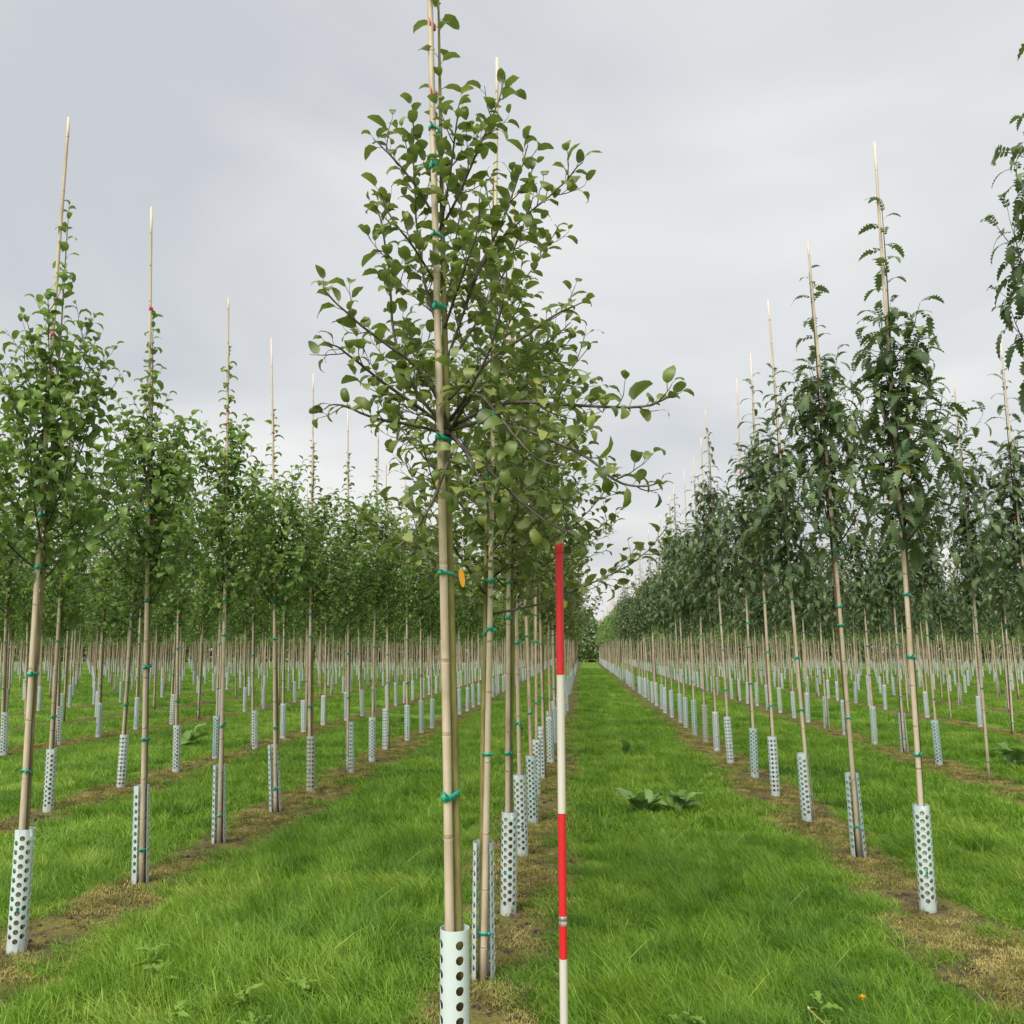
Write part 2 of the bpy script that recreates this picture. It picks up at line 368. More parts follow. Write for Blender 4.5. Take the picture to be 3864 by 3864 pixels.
def leaf_frames(Lf):
    """Lf rows: pos3, out3, up3, size, var -> rotation matrices"""
    Y = Lf[:, 3:6]; Y = Y / np.linalg.norm(Y, axis=1)[:, None]
    Z = Lf[:, 6:9]; Z = Z - Y * np.sum(Z * Y, 1)[:, None]; Z /= np.linalg.norm(Z, axis=1)[:, None] + 1e-9
    X = np.cross(Y, Z)
    return np.stack([X, Y, Z], -1)

def foliage_mesh(name, Lf, kind, mat, rng):
    Rm = leaf_frames(Lf); tm = TMPL[kind]; pick = rng.integers(0, len(tm), len(Lf))
    Vs, Ts, Qs, var, n = [], [], [], [], 0
    for t, (tv, tt, tq) in enumerate(tm):
        idx = np.where(pick == t)[0]
        if not len(idx): continue
        V = np.einsum('mij,nj->mni', Rm[idx] * Lf[idx, 9][:, None, None], tv) + Lf[idx, None, 0:3]
        off = (n + np.arange(len(idx)) * len(tv))[:, None, None]
        if len(tt): Ts.append((tt[None] + off).reshape(-1, 3))
        if len(tq): Qs.append((tq[None] + off).reshape(-1, 4))
        Vs.append(V.reshape(-1, 3)); var.append(np.repeat(Lf[idx, 10], len(tv))); n += len(idx) * len(tv)
    return mesh_np(name, np.concatenate(Vs), np.concatenate(Ts) if Ts else None, np.concatenate(Qs) if Qs else None, [mat], attrs={'var': np.concatenate(var)})

# single-leaf meshes shared by the individually built leaves of the nearest trees
NV = 6
VARS = [.08, .3, .48, .66, .88, 1.0]
LEAF_ME = {}
for k, mt in (('apple', 'apple_leaf'), ('left', 'left_leaf'), ('right', 'right_leaf')):
    LEAF_ME[k] = [[mesh_np('%s_leaf' % k, tv, tt, tq, [M[mt]], attrs={'var': np.full(len(tv), v)}) for v in VARS] for (tv, tt, tq) in TMPL[k]]

# ------------------------------------------------------------------ growing a tree
def unit(v): return v / (np.linalg.norm(v) + 1e-9)
def grow(rng, start, d, length, n, up=.0, wander=.08):
    P = [np.array(start, float)]; d = unit(np.array(d, float)); h = length / n
    for _ in range(n):
        d = unit(d + np.array([0, 0, up]) + rng.normal(0, wander, 3)); P.append(P[-1] + d * h)
    return np.array(P)
def resample(P, step):
    P = np.asarray(P, float); s = np.concatenate([[0], np.cumsum(np.linalg.norm(np.diff(P, axis=0), axis=1))])
    n = max(3, int(s[-1] / step) + 1); q = np.linspace(0, s[-1], n)
    return np.stack([np.interp(q, s, P[:, i]) for i in range(3)], -1), s[-1]
def smooth_path(P, it=2):
    P = np.asarray(P, float)
    for _ in range(it):
        Q = [P[0]]
        for a, b in zip(P[:-1], P[1:]): Q += [a * .75 + b * .25, a * .25 + b * .75]
        Q.append(P[-1]); P = np.array(Q)
    return P
def leaves_on(rng, P, spacing, size, f0, open_=55, droop=0., out=None, varm=.45, tipscale=.78, flat=.3):
    """leaves spiralling up a shoot; returns rows for leaf_frames"""
    P, ln = resample(P, spacing); n = len(P); T = np.gradient(P, axis=0); rows = []
    a = rng.uniform(0, 6.28)
    for i in range(n):
        f = i / (n - 1)
        if f < f0 or rng.random() < .06: continue
        t = unit(T[i]); ref = np.array([0, 0, 1.]) if abs(t[2]) < .95 else np.array([1., 0, 0])
        s = unit(np.cross(t, ref)); b = np.cross(s, t)
        a += R(137.5) + rng.normal(0, .25)
        perp = math.cos(a) * s + math.sin(a) * b
        # on flat shoots leaves swing up to the light
        perp = unit(perp + np.array([0, 0, flat * (1 - abs(t[2]))]))
        op = R(open_ + rng.normal(0, 12)) * (1 if f < .93 else .5)
        o = math.sin(op) * perp + math.cos(op) * t + np.array([0, 0, -droop * rng.uniform(.4, 1.2)])
        up = unit(np.array([0, 0, 1.]) * 1.0 + t * .5 + rng.normal(0, .28, 3))
        sz = size * rng.uniform(.62, 1.18) * (1 if f < .8 else 1 - (1 - tipscale) * (f - .8) / .2)
        v = np.clip(rng.normal(varm, .24) + .2 * max(0, f - .6), 0, .93)
        if rng.random() < .004: v = 1.0
        rows.append(np.concatenate([P[i], unit(o), up, [sz, v]]))
    return rows

def side_shoots(rng, P, every, ln, up, f0, wander=.1, spread=.9):
    Q, tot = resample(P, every); T = np.gradient(Q, axis=0); S = []; a = rng.uniform(0, 6.28)
    for i in range(len(Q)):
        f = i / (len(Q) - 1)
        if f < f0 or f > .93 or rng.random() < .15: continue
        t = unit(T[i]); s = unit(np.cross(t, np.array([.1, .2, 1.]))); b = np.cross(s, t); a += 2.4
        d = t * .75 + (math.cos(a) * s + math.sin(a) * b) * spread
        l = ln * rng.uniform(.5, 1.25) * (1.15 - .6 * f)
        S.append(grow(rng, Q[i], d, l, 5, up, wander))
    return S

def make_tree(kind, seed, hi=None):
    """returns trunk polyline+radii, list of branches (each a list of (polyline, r0, r1)), leaf rows"""
    rng = np.random.default_rng(seed); leaves = []; brs = []
    if kind == 'left':
        H, clear, size = 4.35 + rng.normal(0, .1), 2.02 + rng.normal(0, .05), .098
        nb = 22
    elif kind == 'right':
        H, clear, size = 4.5 + rng.normal(0, .12), 2.22 + rng.normal(0, .05), .225
        nb = 21
    else:
        H, clear, size = 4.3 + rng.normal(0, .1), 2.02 + rng.normal(0, .05), .086
        nb = 26
    z = np.linspace(0, H, 24); ph = rng.uniform(0, 6, 4)
    wv = .006 * (1 - np.exp(-z))
    trunk = np.stack([wv * np.sin(z * 1.6 + ph[0]) + .003 * np.sin(z * 4 + ph[1]), wv * np.sin(z * 1.5 + ph[2]) + .003 * np.sin(z * 4.4 + ph[3]), z], -1)
    trunk[0, :2] = trunk[1, :2]
    tr = np.interp(z, [0, .3, clear, H - .5, H], [.018, .0155, .0125, .0045, .0022])
    def on_trunk(h): return np.array([np.interp(h, z, trunk[:, 0]), np.interp(h, z, trunk[:, 1]), h])
    top = trunk[z > clear + .75]
    for r_ in leaves_on(rng, top, .030 if kind != 'right' else .055, size, 0, 62, .05): leaves.append(r_)
    low = trunk[(z > clear - .1) & (z < clear + 1.1)]
    for q in range(2): leaves += leaves_on(rng, low, .032 if kind != 'right' else .05, size * .95, 0, 75, .25 if kind != 'right' else .5, varm=.36)
    az = rng.uniform(0, 6.28)
    for b in range(nb):
        f = b / (nb - 1); h = clear + .02 + (H - clear - (.75 if kind == 'apple' else 1.2 if kind == 'left' else 1.05)) * f ** 1.1; az += 2.4 + rng.normal(0, .3)
        if kind == 'left':
            ln = (.98 - .40 * f) * rng.uniform(.72, 1.18); el = R(rng.uniform(8, 38) + 20 * f); up = .15 + .04 * f
        elif kind == 'right':
            ln = (.94 - .48 * f) * rng.uniform(.68, 1.12); el = R(rng.uniform(26, 54) + 16 * f); up = .11
        else:
            ln = (1.0 - .5 * f) * rng.uniform(.7, 1.2); el = R(rng.uniform(5, 42) + 18 * f); up = rng.uniform(.0, .11)
        d = np.array([math.cos(az) * math.cos(el), math.sin(az) * math.cos(el), math.sin(el)])
        P = grow(rng, on_trunk(h), d, ln, 9, up, .07)
        br = [(P, .0075 * (1 - .4 * f), .002)]
        if kind == 'left':
            leaves += leaves_on(rng, P, .036, size, .10, 60, .06, varm=.42 + .15 * f)
            for S in side_shoots(rng, P, .080, .34, .2, .08): br.append((S, .003, .0012)); leaves += leaves_on(rng, S, .036, size * .95, .08, 60, .08, varm=.45 + .15 * f)
        elif kind == 'right':
            leaves += leaves_on(rng, P, .050, size, .05, 62, .30, varm=.40)
            for S in side_shoots(rng, P, .13, .30, .12, .08): br.append((S, .003, .0012)); leaves += leaves_on(rng, S, .052, size * .9, .1, 62, .38, varm=.45)
        else:
            leaves += leaves_on(rng, P, .031, size, .12, 58, .1, varm=.42)
            for S in side_shoots(rng, P, .095, .30, .08, .1): br.append((S, .003, .0012)); leaves += leaves_on(rng, S, .031, size * .95, .08, 58, .1, varm=.46)
        brs.append(br)
    return trunk, tr, brs, np.array(leaves)

FRONT = [  # limbs of the nearest tree, metres from its foot
 [(0,.03,2.45),(-.09,-.05,2.66),(-.28,-.12,2.78),(-.39,-.18,2.86),(-.46,-.2,2.92)],
 [(0,.03,2.45),(-.16,-.1,2.55),(-.28,-.2,2.62),(-.36,-.25,2.68),(-.40,-.28,2.69)],
 [(0,.03,2.43),(-.12,-.12,2.44),(-.26,-.2,2.45),(-.34,-.25,2.49),(-.39,-.28,2.47)],
 [(0,.03,2.45),(-.13,.05,2.58),(-.24,.08,2.81),(-.26,.1,3.09),(-.30,.1,3.33),(-.32,.1,3.42)],
 [(-.03,.03,2.78),(-.12,.05,3.06),(-.16,.08,3.3),(-.18,.1,3.59),(-.2,.1,3.84)],
 [(-.06,.03,3.3),(-.15,-.05,3.44),(-.22,-.1,3.5),(-.29,-.1,3.57)],
 [(-.05,.03,3.26),(.04,-.02,3.4),(.11,-.04,3.56),(.18,-.05,3.71),(.22,-.05,3.85)],
 [(-.02,.03,2.72),(.07,-.06,2.93),(.15,-.1,3.12),(.29,-.14,3.22),(.44,-.18,3.34),(.50,-.2,3.41)],
 [(.07,-.06,2.93),(.11,-.08,3.04),(.2,-.1,3.2),(.26,-.1,3.37),(.31,-.1,3.53)],
 [(0,.03,2.46),(.2,-.1,2.53),(.47,-.2,2.48),(.71,-.3,2.44),(.78,-.34,2.47),(.81,-.35,2.48)],
 [(0,.03,2.45),(.17,-.1,2.46),(.35,-.2,2.37),(.52,-.3,2.27),(.63,-.36,2.16),(.71,-.38,2.15),(.77,-.4,2.17)],
 [(0,.03,2.45),(.11,-.15,2.57),(.21,-.25,2.44),(.3,-.3,2.31),(.41,-.33,2.23),(.47,-.35,2.23)],
 [(-.01,.03,2.57),(.17,-.04,2.72),(.33,-.07,2.81),(.43,-.1,2.86),(.50,-.1,2.88)],
 [(0,.03,2.49),(.09,-.15,2.55),(.19,-.25,2.69),(.23,-.33,2.82),(.25,-.35,2.92)],
 [(0,.03,2.44),(.09,-.1,2.32),(.15,-.16,2.17),(.16,-.2,2.06)],
 [(0,.03,2.43),(.15,-.08,2.28),(.31,-.15,2.11),(.43,-.2,2.02),(.49,-.2,1.98)],
 [(.01,.03,2.38),(-.02,-.15,2.18),(-.06,-.25,2.05),(-.12,-.3,1.98)],
 [(-.05,.03,3.26),(.01,-.1,3.4),(.04,-.14,3.57),(.06,-.15,3.68)],
 [(0,.03,2.5),(.15,.2,2.7),(.3,.35,2.85),(.45,.42,3.0)],
 [(0,.03,2.5),(-.1,.2,2.7),(-.18,.35,2.85),(-.25,.42,3.05)],
 [(-.02,.03,2.7),(.1,.18,2.95),(.2,.26,3.2),(.28,.28,3.42)],
 [(-.03,.03,2.9),(-.03,.2,3.1),(-.02,.28,3.35),(.0,.3,3.6)],
 [(-.04,.03,3.0),(-.12,-.12,3.12),(-.2,-.2,3.2),(-.25,-.22,3.3)],
 [(-.03,.03,2.85),(.06,-.16,2.98),(.12,-.24,3.1),(.15,-.26,3.24)],
]
def make_front_tree():
    rng = np.random.default_rng(77); leaves = []; brs = []
    tp = smooth_path([(.058,.035,0),(.044,.035,.7),(.0,.036,1.9),(-.014,.034,2.45),(-.025,.03,2.78),(-.042,.03,3.3),(-.058,.028,3.9),(-.075,.02,4.55)], 3)
    tr = np.interp(tp[:, 2], [0, .3, 2.1, 3.2, 4.1, 4.55], [.021, .018, .0155, .010, .005, .0025])
    leaves += leaves_on(rng, tp[tp[:, 2] > 3.15], .034, .082, 0, 64, .08)
    size = .084
    for i, pts in enumerate(FRONT):
        P = smooth_path(pts, 2); P = P + np.cumsum(rng.normal(0, .0025, P.shape), 0) * np.linspace(0, 1, len(P))[:, None]
        br = [(P, .0085 if P[0][2] < 2.6 else .0065, .002)]
        leaves += leaves_on(rng, P, .031, size, .2, 58, .08, varm=.46)
        for S in side_shoots(rng, P, .075, .18, .14, .12): br.append((S, .003, .0012)); leaves += leaves_on(rng, S, .029, size * .95, .08, 58, .06, varm=.48)
        brs.append(br)
    Lf = np.array(leaves)
    return tp, tr, brs, Lf

def trunk_mesh(name, trunk, tr, mat):
    mb = MB(); mb.tube(trunk, tr, 8); return mb.mesh(name, [mat])
def branch_mesh(name, brs):
    mb = MB()
    for P, r0, r1 in brs: mb.tube(P, np.linspace(r0, r1, len(P)), 5 if r0 > .004 else 3, cap=r0 > .004)
    return mb.mesh(name, [M['twig']])

SPEC = {'apple': ('apple_leaf', 'bark_green'), 'left': ('left_leaf', 'bark_tan'), 'right': ('right_leaf', 'bark_brown')}
PROTO = {}
for kind, seeds in (('apple', (1, 2, 3, 4)), ('left', (21, 22, 23, 24, 25)), ('right', (41, 42, 43, 44, 45))):
    PROTO[kind] = []
    for s in seeds:
        t, r, b, l = make_tree(kind, s)
        lm, bm_ = SPEC[kind]
        PROTO[kind].append(dict(t=t, r=r, b=b, l=l,
            trunk=trunk_mesh(kind + '_trunk', t, r, M[bm_]),
            branches=branch_mesh(kind + '_branches', sum(b, [])),
            foliage=foliage_mesh(kind + '_foliage', l, kind, M[lm], np.random.default_rng(s)), var={}))

# ------------------------------------------------------------------ bamboo stakes, ties, guards
def stake_mesh(seed, H=4.8, r0=.0178, r1=.0085, bend=.010):
    rng = np.random.default_rng(seed); zs = [0.]; nodes = []
    z = rng.uniform(.12, .3)
    while z < H - .1:
        nodes.append(z); z += rng.uniform(.24, .36)
    for q in nodes: zs += [q - .012, q - .004, q + .003, q + .010]
    zs.append(H); zs = np.array(zs)
    r = np.interp(zs, [0, H], [r0, r1])
    for q in nodes:
        r[np.abs(zs - (q - .004)) < 1e-6] *= 1.10; r[np.abs(zs - (q + .003)) < 1e-6] *= .955
    ph = rng.uniform(0, 6)
    P = np.stack([bend * np.sin(zs * .75 + ph) - bend * math.sin(ph), bend * .6 * np.sin(zs * .9 + ph * 2) - bend * .6 * math.sin(ph * 2), zs], -1)
    mb = MB(); mb.tube(P, r, 12); me = mb.mesh('bamboo_cane', [M['cane'], M['cane_node']])
    zz = np.array([v.co.z for v in me.vertices]); mi = []
    for p in me.polygons:
        c = p.center.z; mi.append(1 if any(abs(c - q - .0005) < .006 for q in nodes) and len(p.vertices) == 4 else 0)
    me.polygons.foreach_set('material_index', mi)
    return me, P
STAKES = [stake_mesh(100 + i, 4.72 + .05 * (i % 4)) for i in range(6)]
STAKE_TALL = [stake_mesh(130 + i, 5.0 + .05 * (i % 3)) for i in range(5)]
FRONT_STAKE = stake_mesh(170, 5.1, .0178, .0105, .012)

def tie_mesh(name, mat, seed, off=.036):
    """flat strap looped round stake (at 0) and stem (at +off along X), with knot and tail"""
    rng = np.random.default_rng(seed); mb = MB(); K = 20; pts = []
    for i in range(K):
        a = i * 2 * math.pi / K; c, s = math.cos(a), math.sin(a)
        pts.append((c * .0205 + (off if c > 0 else 0) * (1 if c > 0.05 else 0), s * .0205))
    pts = np.array(pts); h = rng.uniform(.006, .009); tl = rng.normal(0, .006)
    V = []
    for i, (x, y) in enumerate(pts):
        zc = tl * x / .03 + rng.normal(0, .0009)
        n = unit(np.array([x - np.clip(x, 0, off), y, 0]))
        for dz, dn in ((-h, 0), (h, 0), (h, .0022), (-h, .0022)): V.append((x + n[0] * dn, y + n[1] * dn, zc + dz))
    Q = []
    for i in range(K):
        a, b = i * 4, ((i + 1) % K) * 4
        for k in range(4): Q.append((a + k, b + k, b + (k + 1) % 4, a + (k + 1) % 4))
    mb.add(V, None, Q)
    kx, ky = -.0215, -.006
    mb.tube([(kx, ky - .004, -.002), (kx - .004, ky - .008, .002), (kx - .002, ky - .015, .001)], [.006, .0085, .005], 6)
    t = rng.uniform(.6, 1)
    mb.tube([(kx, ky - .010, 0), (kx - .016 * t, ky - .014, .008), (kx - .03 * t, ky - .012, .013 * rng.uniform(-1, 1.3))], [.0045, .004, .0025], 4)
    return mb.mesh(name, [mat])
TIES_G = [tie_mesh('green_tie', M['tie_green'], i) for i in range(4)]
TIES_R = [tie_mesh('red_tie', M['tie_red'], i + 9) for i in range(2)]

def guard_mesh(name, cols, stag, gap=0., H=.64, rad=.050, taper=.0, rows=12, pitch=.047, hole=.0142, flare=0., cell=1., n=8):
    mb = MB(); span = 2 * math.pi - gap; dfull = span / cols; da = dfull * cell
    z0 = H - .022 - rows * pitch
    def put(P2):  # (arc fraction angle, z) -> xyz
        P2 = np.asarray(P2, float); a = P2[:, 0]; z = P2[:, 1]
        rr = rad * (1 + taper * (1 - z / H)) + flare * (np.abs(a / math.pi - 1) ** 3)
        return np.stack([np.sin(a) * rr, -np.cos(a) * rr, z], -1)       # angle 0 faces -Y
    for c in range(cols):
        a0 = gap / 2 + c * dfull; o = (pitch / 2 if (stag and c % 2) else 0)
        for r in range(rows - (1 if o else 0)):
            zb = z0 + r * pitch + o; ac, zc = a0 + da / 2, zb + pitch / 2
            th = [R(225 + 360 / n * k) for k in range(n)]; mx_ = [max(abs(math.cos(t)), abs(math.sin(t))) for t in th]
            O = [(ac + math.cos(t) / q * da / 2, zc + math.sin(t) / q * pitch / 2) for t, q in zip(th, mx_)]
            ci = [(ac + math.cos(t) * hole / rad, zc + math.sin(t) * hole) for t in th]
            mb.add(put(O + ci), None, [(k, (k + 1) % n, n + (k + 1) % n, n + k) for k in range(n)])
        if cell < 1:
            A = np.linspace(a0 + da, a0 + dfull, 5)
            lv = [0] + [z0 + (q + w_) * pitch for q in range(rows) for w_ in (0, .2929, .5, .7071)] + [z0 + rows * pitch, H]
            mb.add(put([(q, zl) for zl in lv for q in A]), None, [(r * 5 + k, r * 5 + k + 1, r * 5 + k + 6, r * 5 + k + 5) for r in range(len(lv) - 1) for k in range(4)])
        for lo, hi_ in ((0, z0 + o), (z0 + o + (rows - (1 if o else 0)) * pitch, H)):
            A = [a0 + da * w_ for w_ in ((0, .5, 1) if n == 8 else (0, .2929, .5, .7071, 1))]; m_ = len(A)
            mb.add(put([(q, lo) for q in A] + [(q, hi_) for q in A]), None, [(k, k + 1, k + 1 + m_, k + m_) for k in range(m_ - 1)])
    me = mb.mesh(name, [M['guard']])
    b = bmesh.new(); b.from_mesh(me); bmesh.ops.remove_doubles(b, verts=b.verts, dist=2e-4)
    bmesh.ops.recalc_face_normals(b, faces=b.faces)
    bmesh.ops.solidify(b, geom=b.faces[:] , thickness=.0018)
    b.to_mesh(me); b.free(); me.polygons.foreach_set('use_smooth', [True] * len(me.polygons)); me.set_sharp_from_angle(angle=R(50))
    return me
GUARDS = [guard_mesh('guard_sheet', 8, False), guard_mesh('guard_sheet', 10, True), guard_mesh('guard_sheet', 8, True, R(62), taper=.12, flare=.012),
          guard_mesh('guard_sheet', 7, False, R(75), taper=.15, flare=.01), guard_mesh('guard_sheet', 9, True, R(8))]
GUARD_FRONT = guard_mesh('guard_sheet', 4, False, R(1), rad=.0515, hole=.0152, pitch=.0485, cell=.46, n=16)

# ------------------------------------------------------------------ stations
ORD = ['first', 'second', 'third', 'fourth', 'fifth', 'sixth', 'seventh', 'eighth', 'ninth', 'tenth', 'eleventh', 'twelfth', 'thirteenth', 'fourteenth', 'fifteenth', 'sixteenth']
def row_phrase(key):
    if key == 'C': return 'the middle row'
    n = int(key[1:]); side = 'left' if key[0] == 'L' else 'right'
    return 'the %s row %s of the middle one' % (ORD[n - 1] if n <= 16 else 'farthest', side)
st = []
for key, (x, y0, sp) in ROWS.items():
    k = 0; y = y0
    while y < Y_END:
        jx, jy = RNG.normal(0, .025), RNG.normal(0, .035)
        if k < 4 and key in ('C', 'L1', 'R1'): jx *= .3; jy *= .3
        ok = False
        for zz in (.1, 2.2, 3.2, 4.6):
            u, v, d = project(x, y, zz)
            m = 1.0 + .55 / max(d, .5) * 1.8
            if abs(u) < m and abs(v) < m: ok = True
        if ok: st.append((key, k, x + jx, y + jy))
        k += 1; y += sp
st.append(('R1', -1, 2.53, 4.62))
st.sort(key=lambda s: math.hypot(s[2], s[3]))
near, far = st[:300], st[300:]

# exact spots of the nearest middle-row and side-row trees
FIX = {('C', 0): (-.458, 3.42), ('C', 1): (-.49, 4.76), ('C', 2): (-.47, 6.0), ('C', 3): (-.48, 7.5), ('C', 4): (-.46, 8.95)}
LEAN = {('C', 0): (-.0262, 0), ('C', 1): (.012, 0), ('C', 2): (.009, 0), ('L1', 0): (-.006, 0), ('L1', 1): (-.036, -.01), ('L1', 2): (-.025, -.01), ('L1', 3): (-.046, -.01),
        ('L1', 4): (-.026, 0), ('R1', 0): (-.004, 0), ('R1', 1): (-.034, 0), ('R1', 2): (-.042, 0), ('R1', 3): (-.018, 0), ('R1', 4): (-.01, 0), ('R1', 5): (-.036, 0), ('R1', -1): (-.01, 0)}
PARTED = {('C', 0): 300, ('C', 1): 300, ('C', 2): 240, ('L1', 0): 300, ('L1', 1): 300, ('L1', 2): 240, ('R1', -1): 300, ('R1', 0): 300, ('R1', 1): 300, ('R1', 2): 240}
GPICK = {('C', 0): 'F', ('C', 1): 3, ('C', 2): 1, ('C', 3): 1, ('L1', 0): 4, ('L1', 1): 2, ('L1', 2): 3, ('L1', 3): 3, ('L1', 4): 0, ('R1', 0): 1, ('R1', 1): 2, ('R1', 2): 2, ('R1', 3): 0, ('R1', 4): 1, ('R1', -1): 1}

TREE_DESC = {'apple': ('spreading young fruit tree with broad oval leaves', 'tree'), 'left': ('bushy young tree with upright leafy shoots', 'tree'), 'right': ('young rowan-like tree with drooping lobed leaves', 'tree')}
LAB_T = {('C', 0): 'large nearest tree with wide spreading branches rising out of the top of the picture',
         ('L1', 0): 'bushy young tree nearest the left edge, first in row left of the middle',
         ('R1', -1): 'tree at the right edge whose lobed leaves hang in from upper right',
         ('R1', 0): 'foremost tall dark rowan-like tree of the row right of the grass aisle'}
LAB_S = {('C', 0): 'thick bamboo stake of the nearest tree, running out at the top edge',
         ('L1', 0): 'bamboo stake near the left edge with its bare tip against the sky',
         ('R1', -1): 'bamboo stake just at the right edge behind hanging lobed leaves',
         ('R1', 0): 'foremost bamboo stake of the row right of the grass aisle'}
LAB_G = {('C', 0): 'large pale perforated tree guard cut off by the bottom edge, two hole columns showing',
         ('C', 1): 'white perforated tree guard slit open around a stake, second in the middle row',
         ('L1', 0): 'white perforated tree guard at the lower left edge of the picture',
         ('R1', 0): 'foremost white tree guard right of the aisle, dotted with staggered holes'}
NLIM = {'C': 10, 'L1': 14, 'R1': 14, 'L2': 8, 'R2': 8, 'L3': 5, 'R3': 5}
front_k = {}
def labels(key, k):
    base = front_k.setdefault(key, k); n = k - base
    row = row_phrase(key); kind = 'apple' if key == 'C' else ('left' if key[0] == 'L' else 'right')
    if key in ('C', 'L1', 'R1'): n = k
    if n < NLIM.get(key, 0):
        o = ORD[max(n, 0)]
        t = {'apple': 'spreading fruit tree, %s from the front in %s', 'left': 'bushy young tree, %s from the front in %s', 'right': 'dark lobed-leaf tree, %s from the front in %s'}[kind] % (o, row)
        s = 'bamboo stake, %s from the front in %s' % (o, row); g = 'white tree guard, %s from the front in %s' % (o, row); gr = None
    else:
        p = 'farther down ' if key in NLIM else 'standing in '
        t = 'background tree %s%s' % (p, row); s = 'thin background bamboo stake %s%s' % (p, row); g = 'small tree guard %s%s' % (p, row)
    return LAB_T.get((key, k), t), LAB_S.get((key, k), s), LAB_G.get((key, k), g)

for key, k, x, y in near: front_k[key] = min(front_k.get(key, 99), k)

def add_leaf_parts(root, Lf, kind, mat, count, rng, world_m):
    """the leaves that show largest become objects of their own, the rest one part"""
    W = np.array(world_m); pw = Lf[:, :3] @ W[:3, :3].T + W[:3, 3]
    d = np.linalg.norm(pw - np.array([0, 0, 1.6]), axis=1)
    u, v, dd = project(pw[:, 0], pw[:, 1], pw[:, 2])
    score = Lf[:, 9] / d * np.where((np.abs(u) < 1) & (np.abs(v) < 1), 1, .01)
    order = np.argsort(-score); sel, rest = order[:count], order[count:]
    F = leaf_frames(Lf)
    for i in sel:
        vi = int(np.argmin([abs(Lf[i, 10] - q) for q in VARS])); t = rng.integers(0, len(TMPL[kind]))
        o = bpy.data.objects.new('leaf', LEAF_ME[kind][t][vi]); COL.objects.link(o); o.parent = root
        m = np.eye(4); m[:3, :3] = F[i] * Lf[i, 9]; m[:3, 3] = Lf[i, :3]; o.matrix_local = Matrix(m.tolist())
    if len(rest):
        f = link('foliage', foliage_mesh(kind + '_foliage', Lf[rest], kind, M[mat], rng), root); f['kind'] = 'stuff'

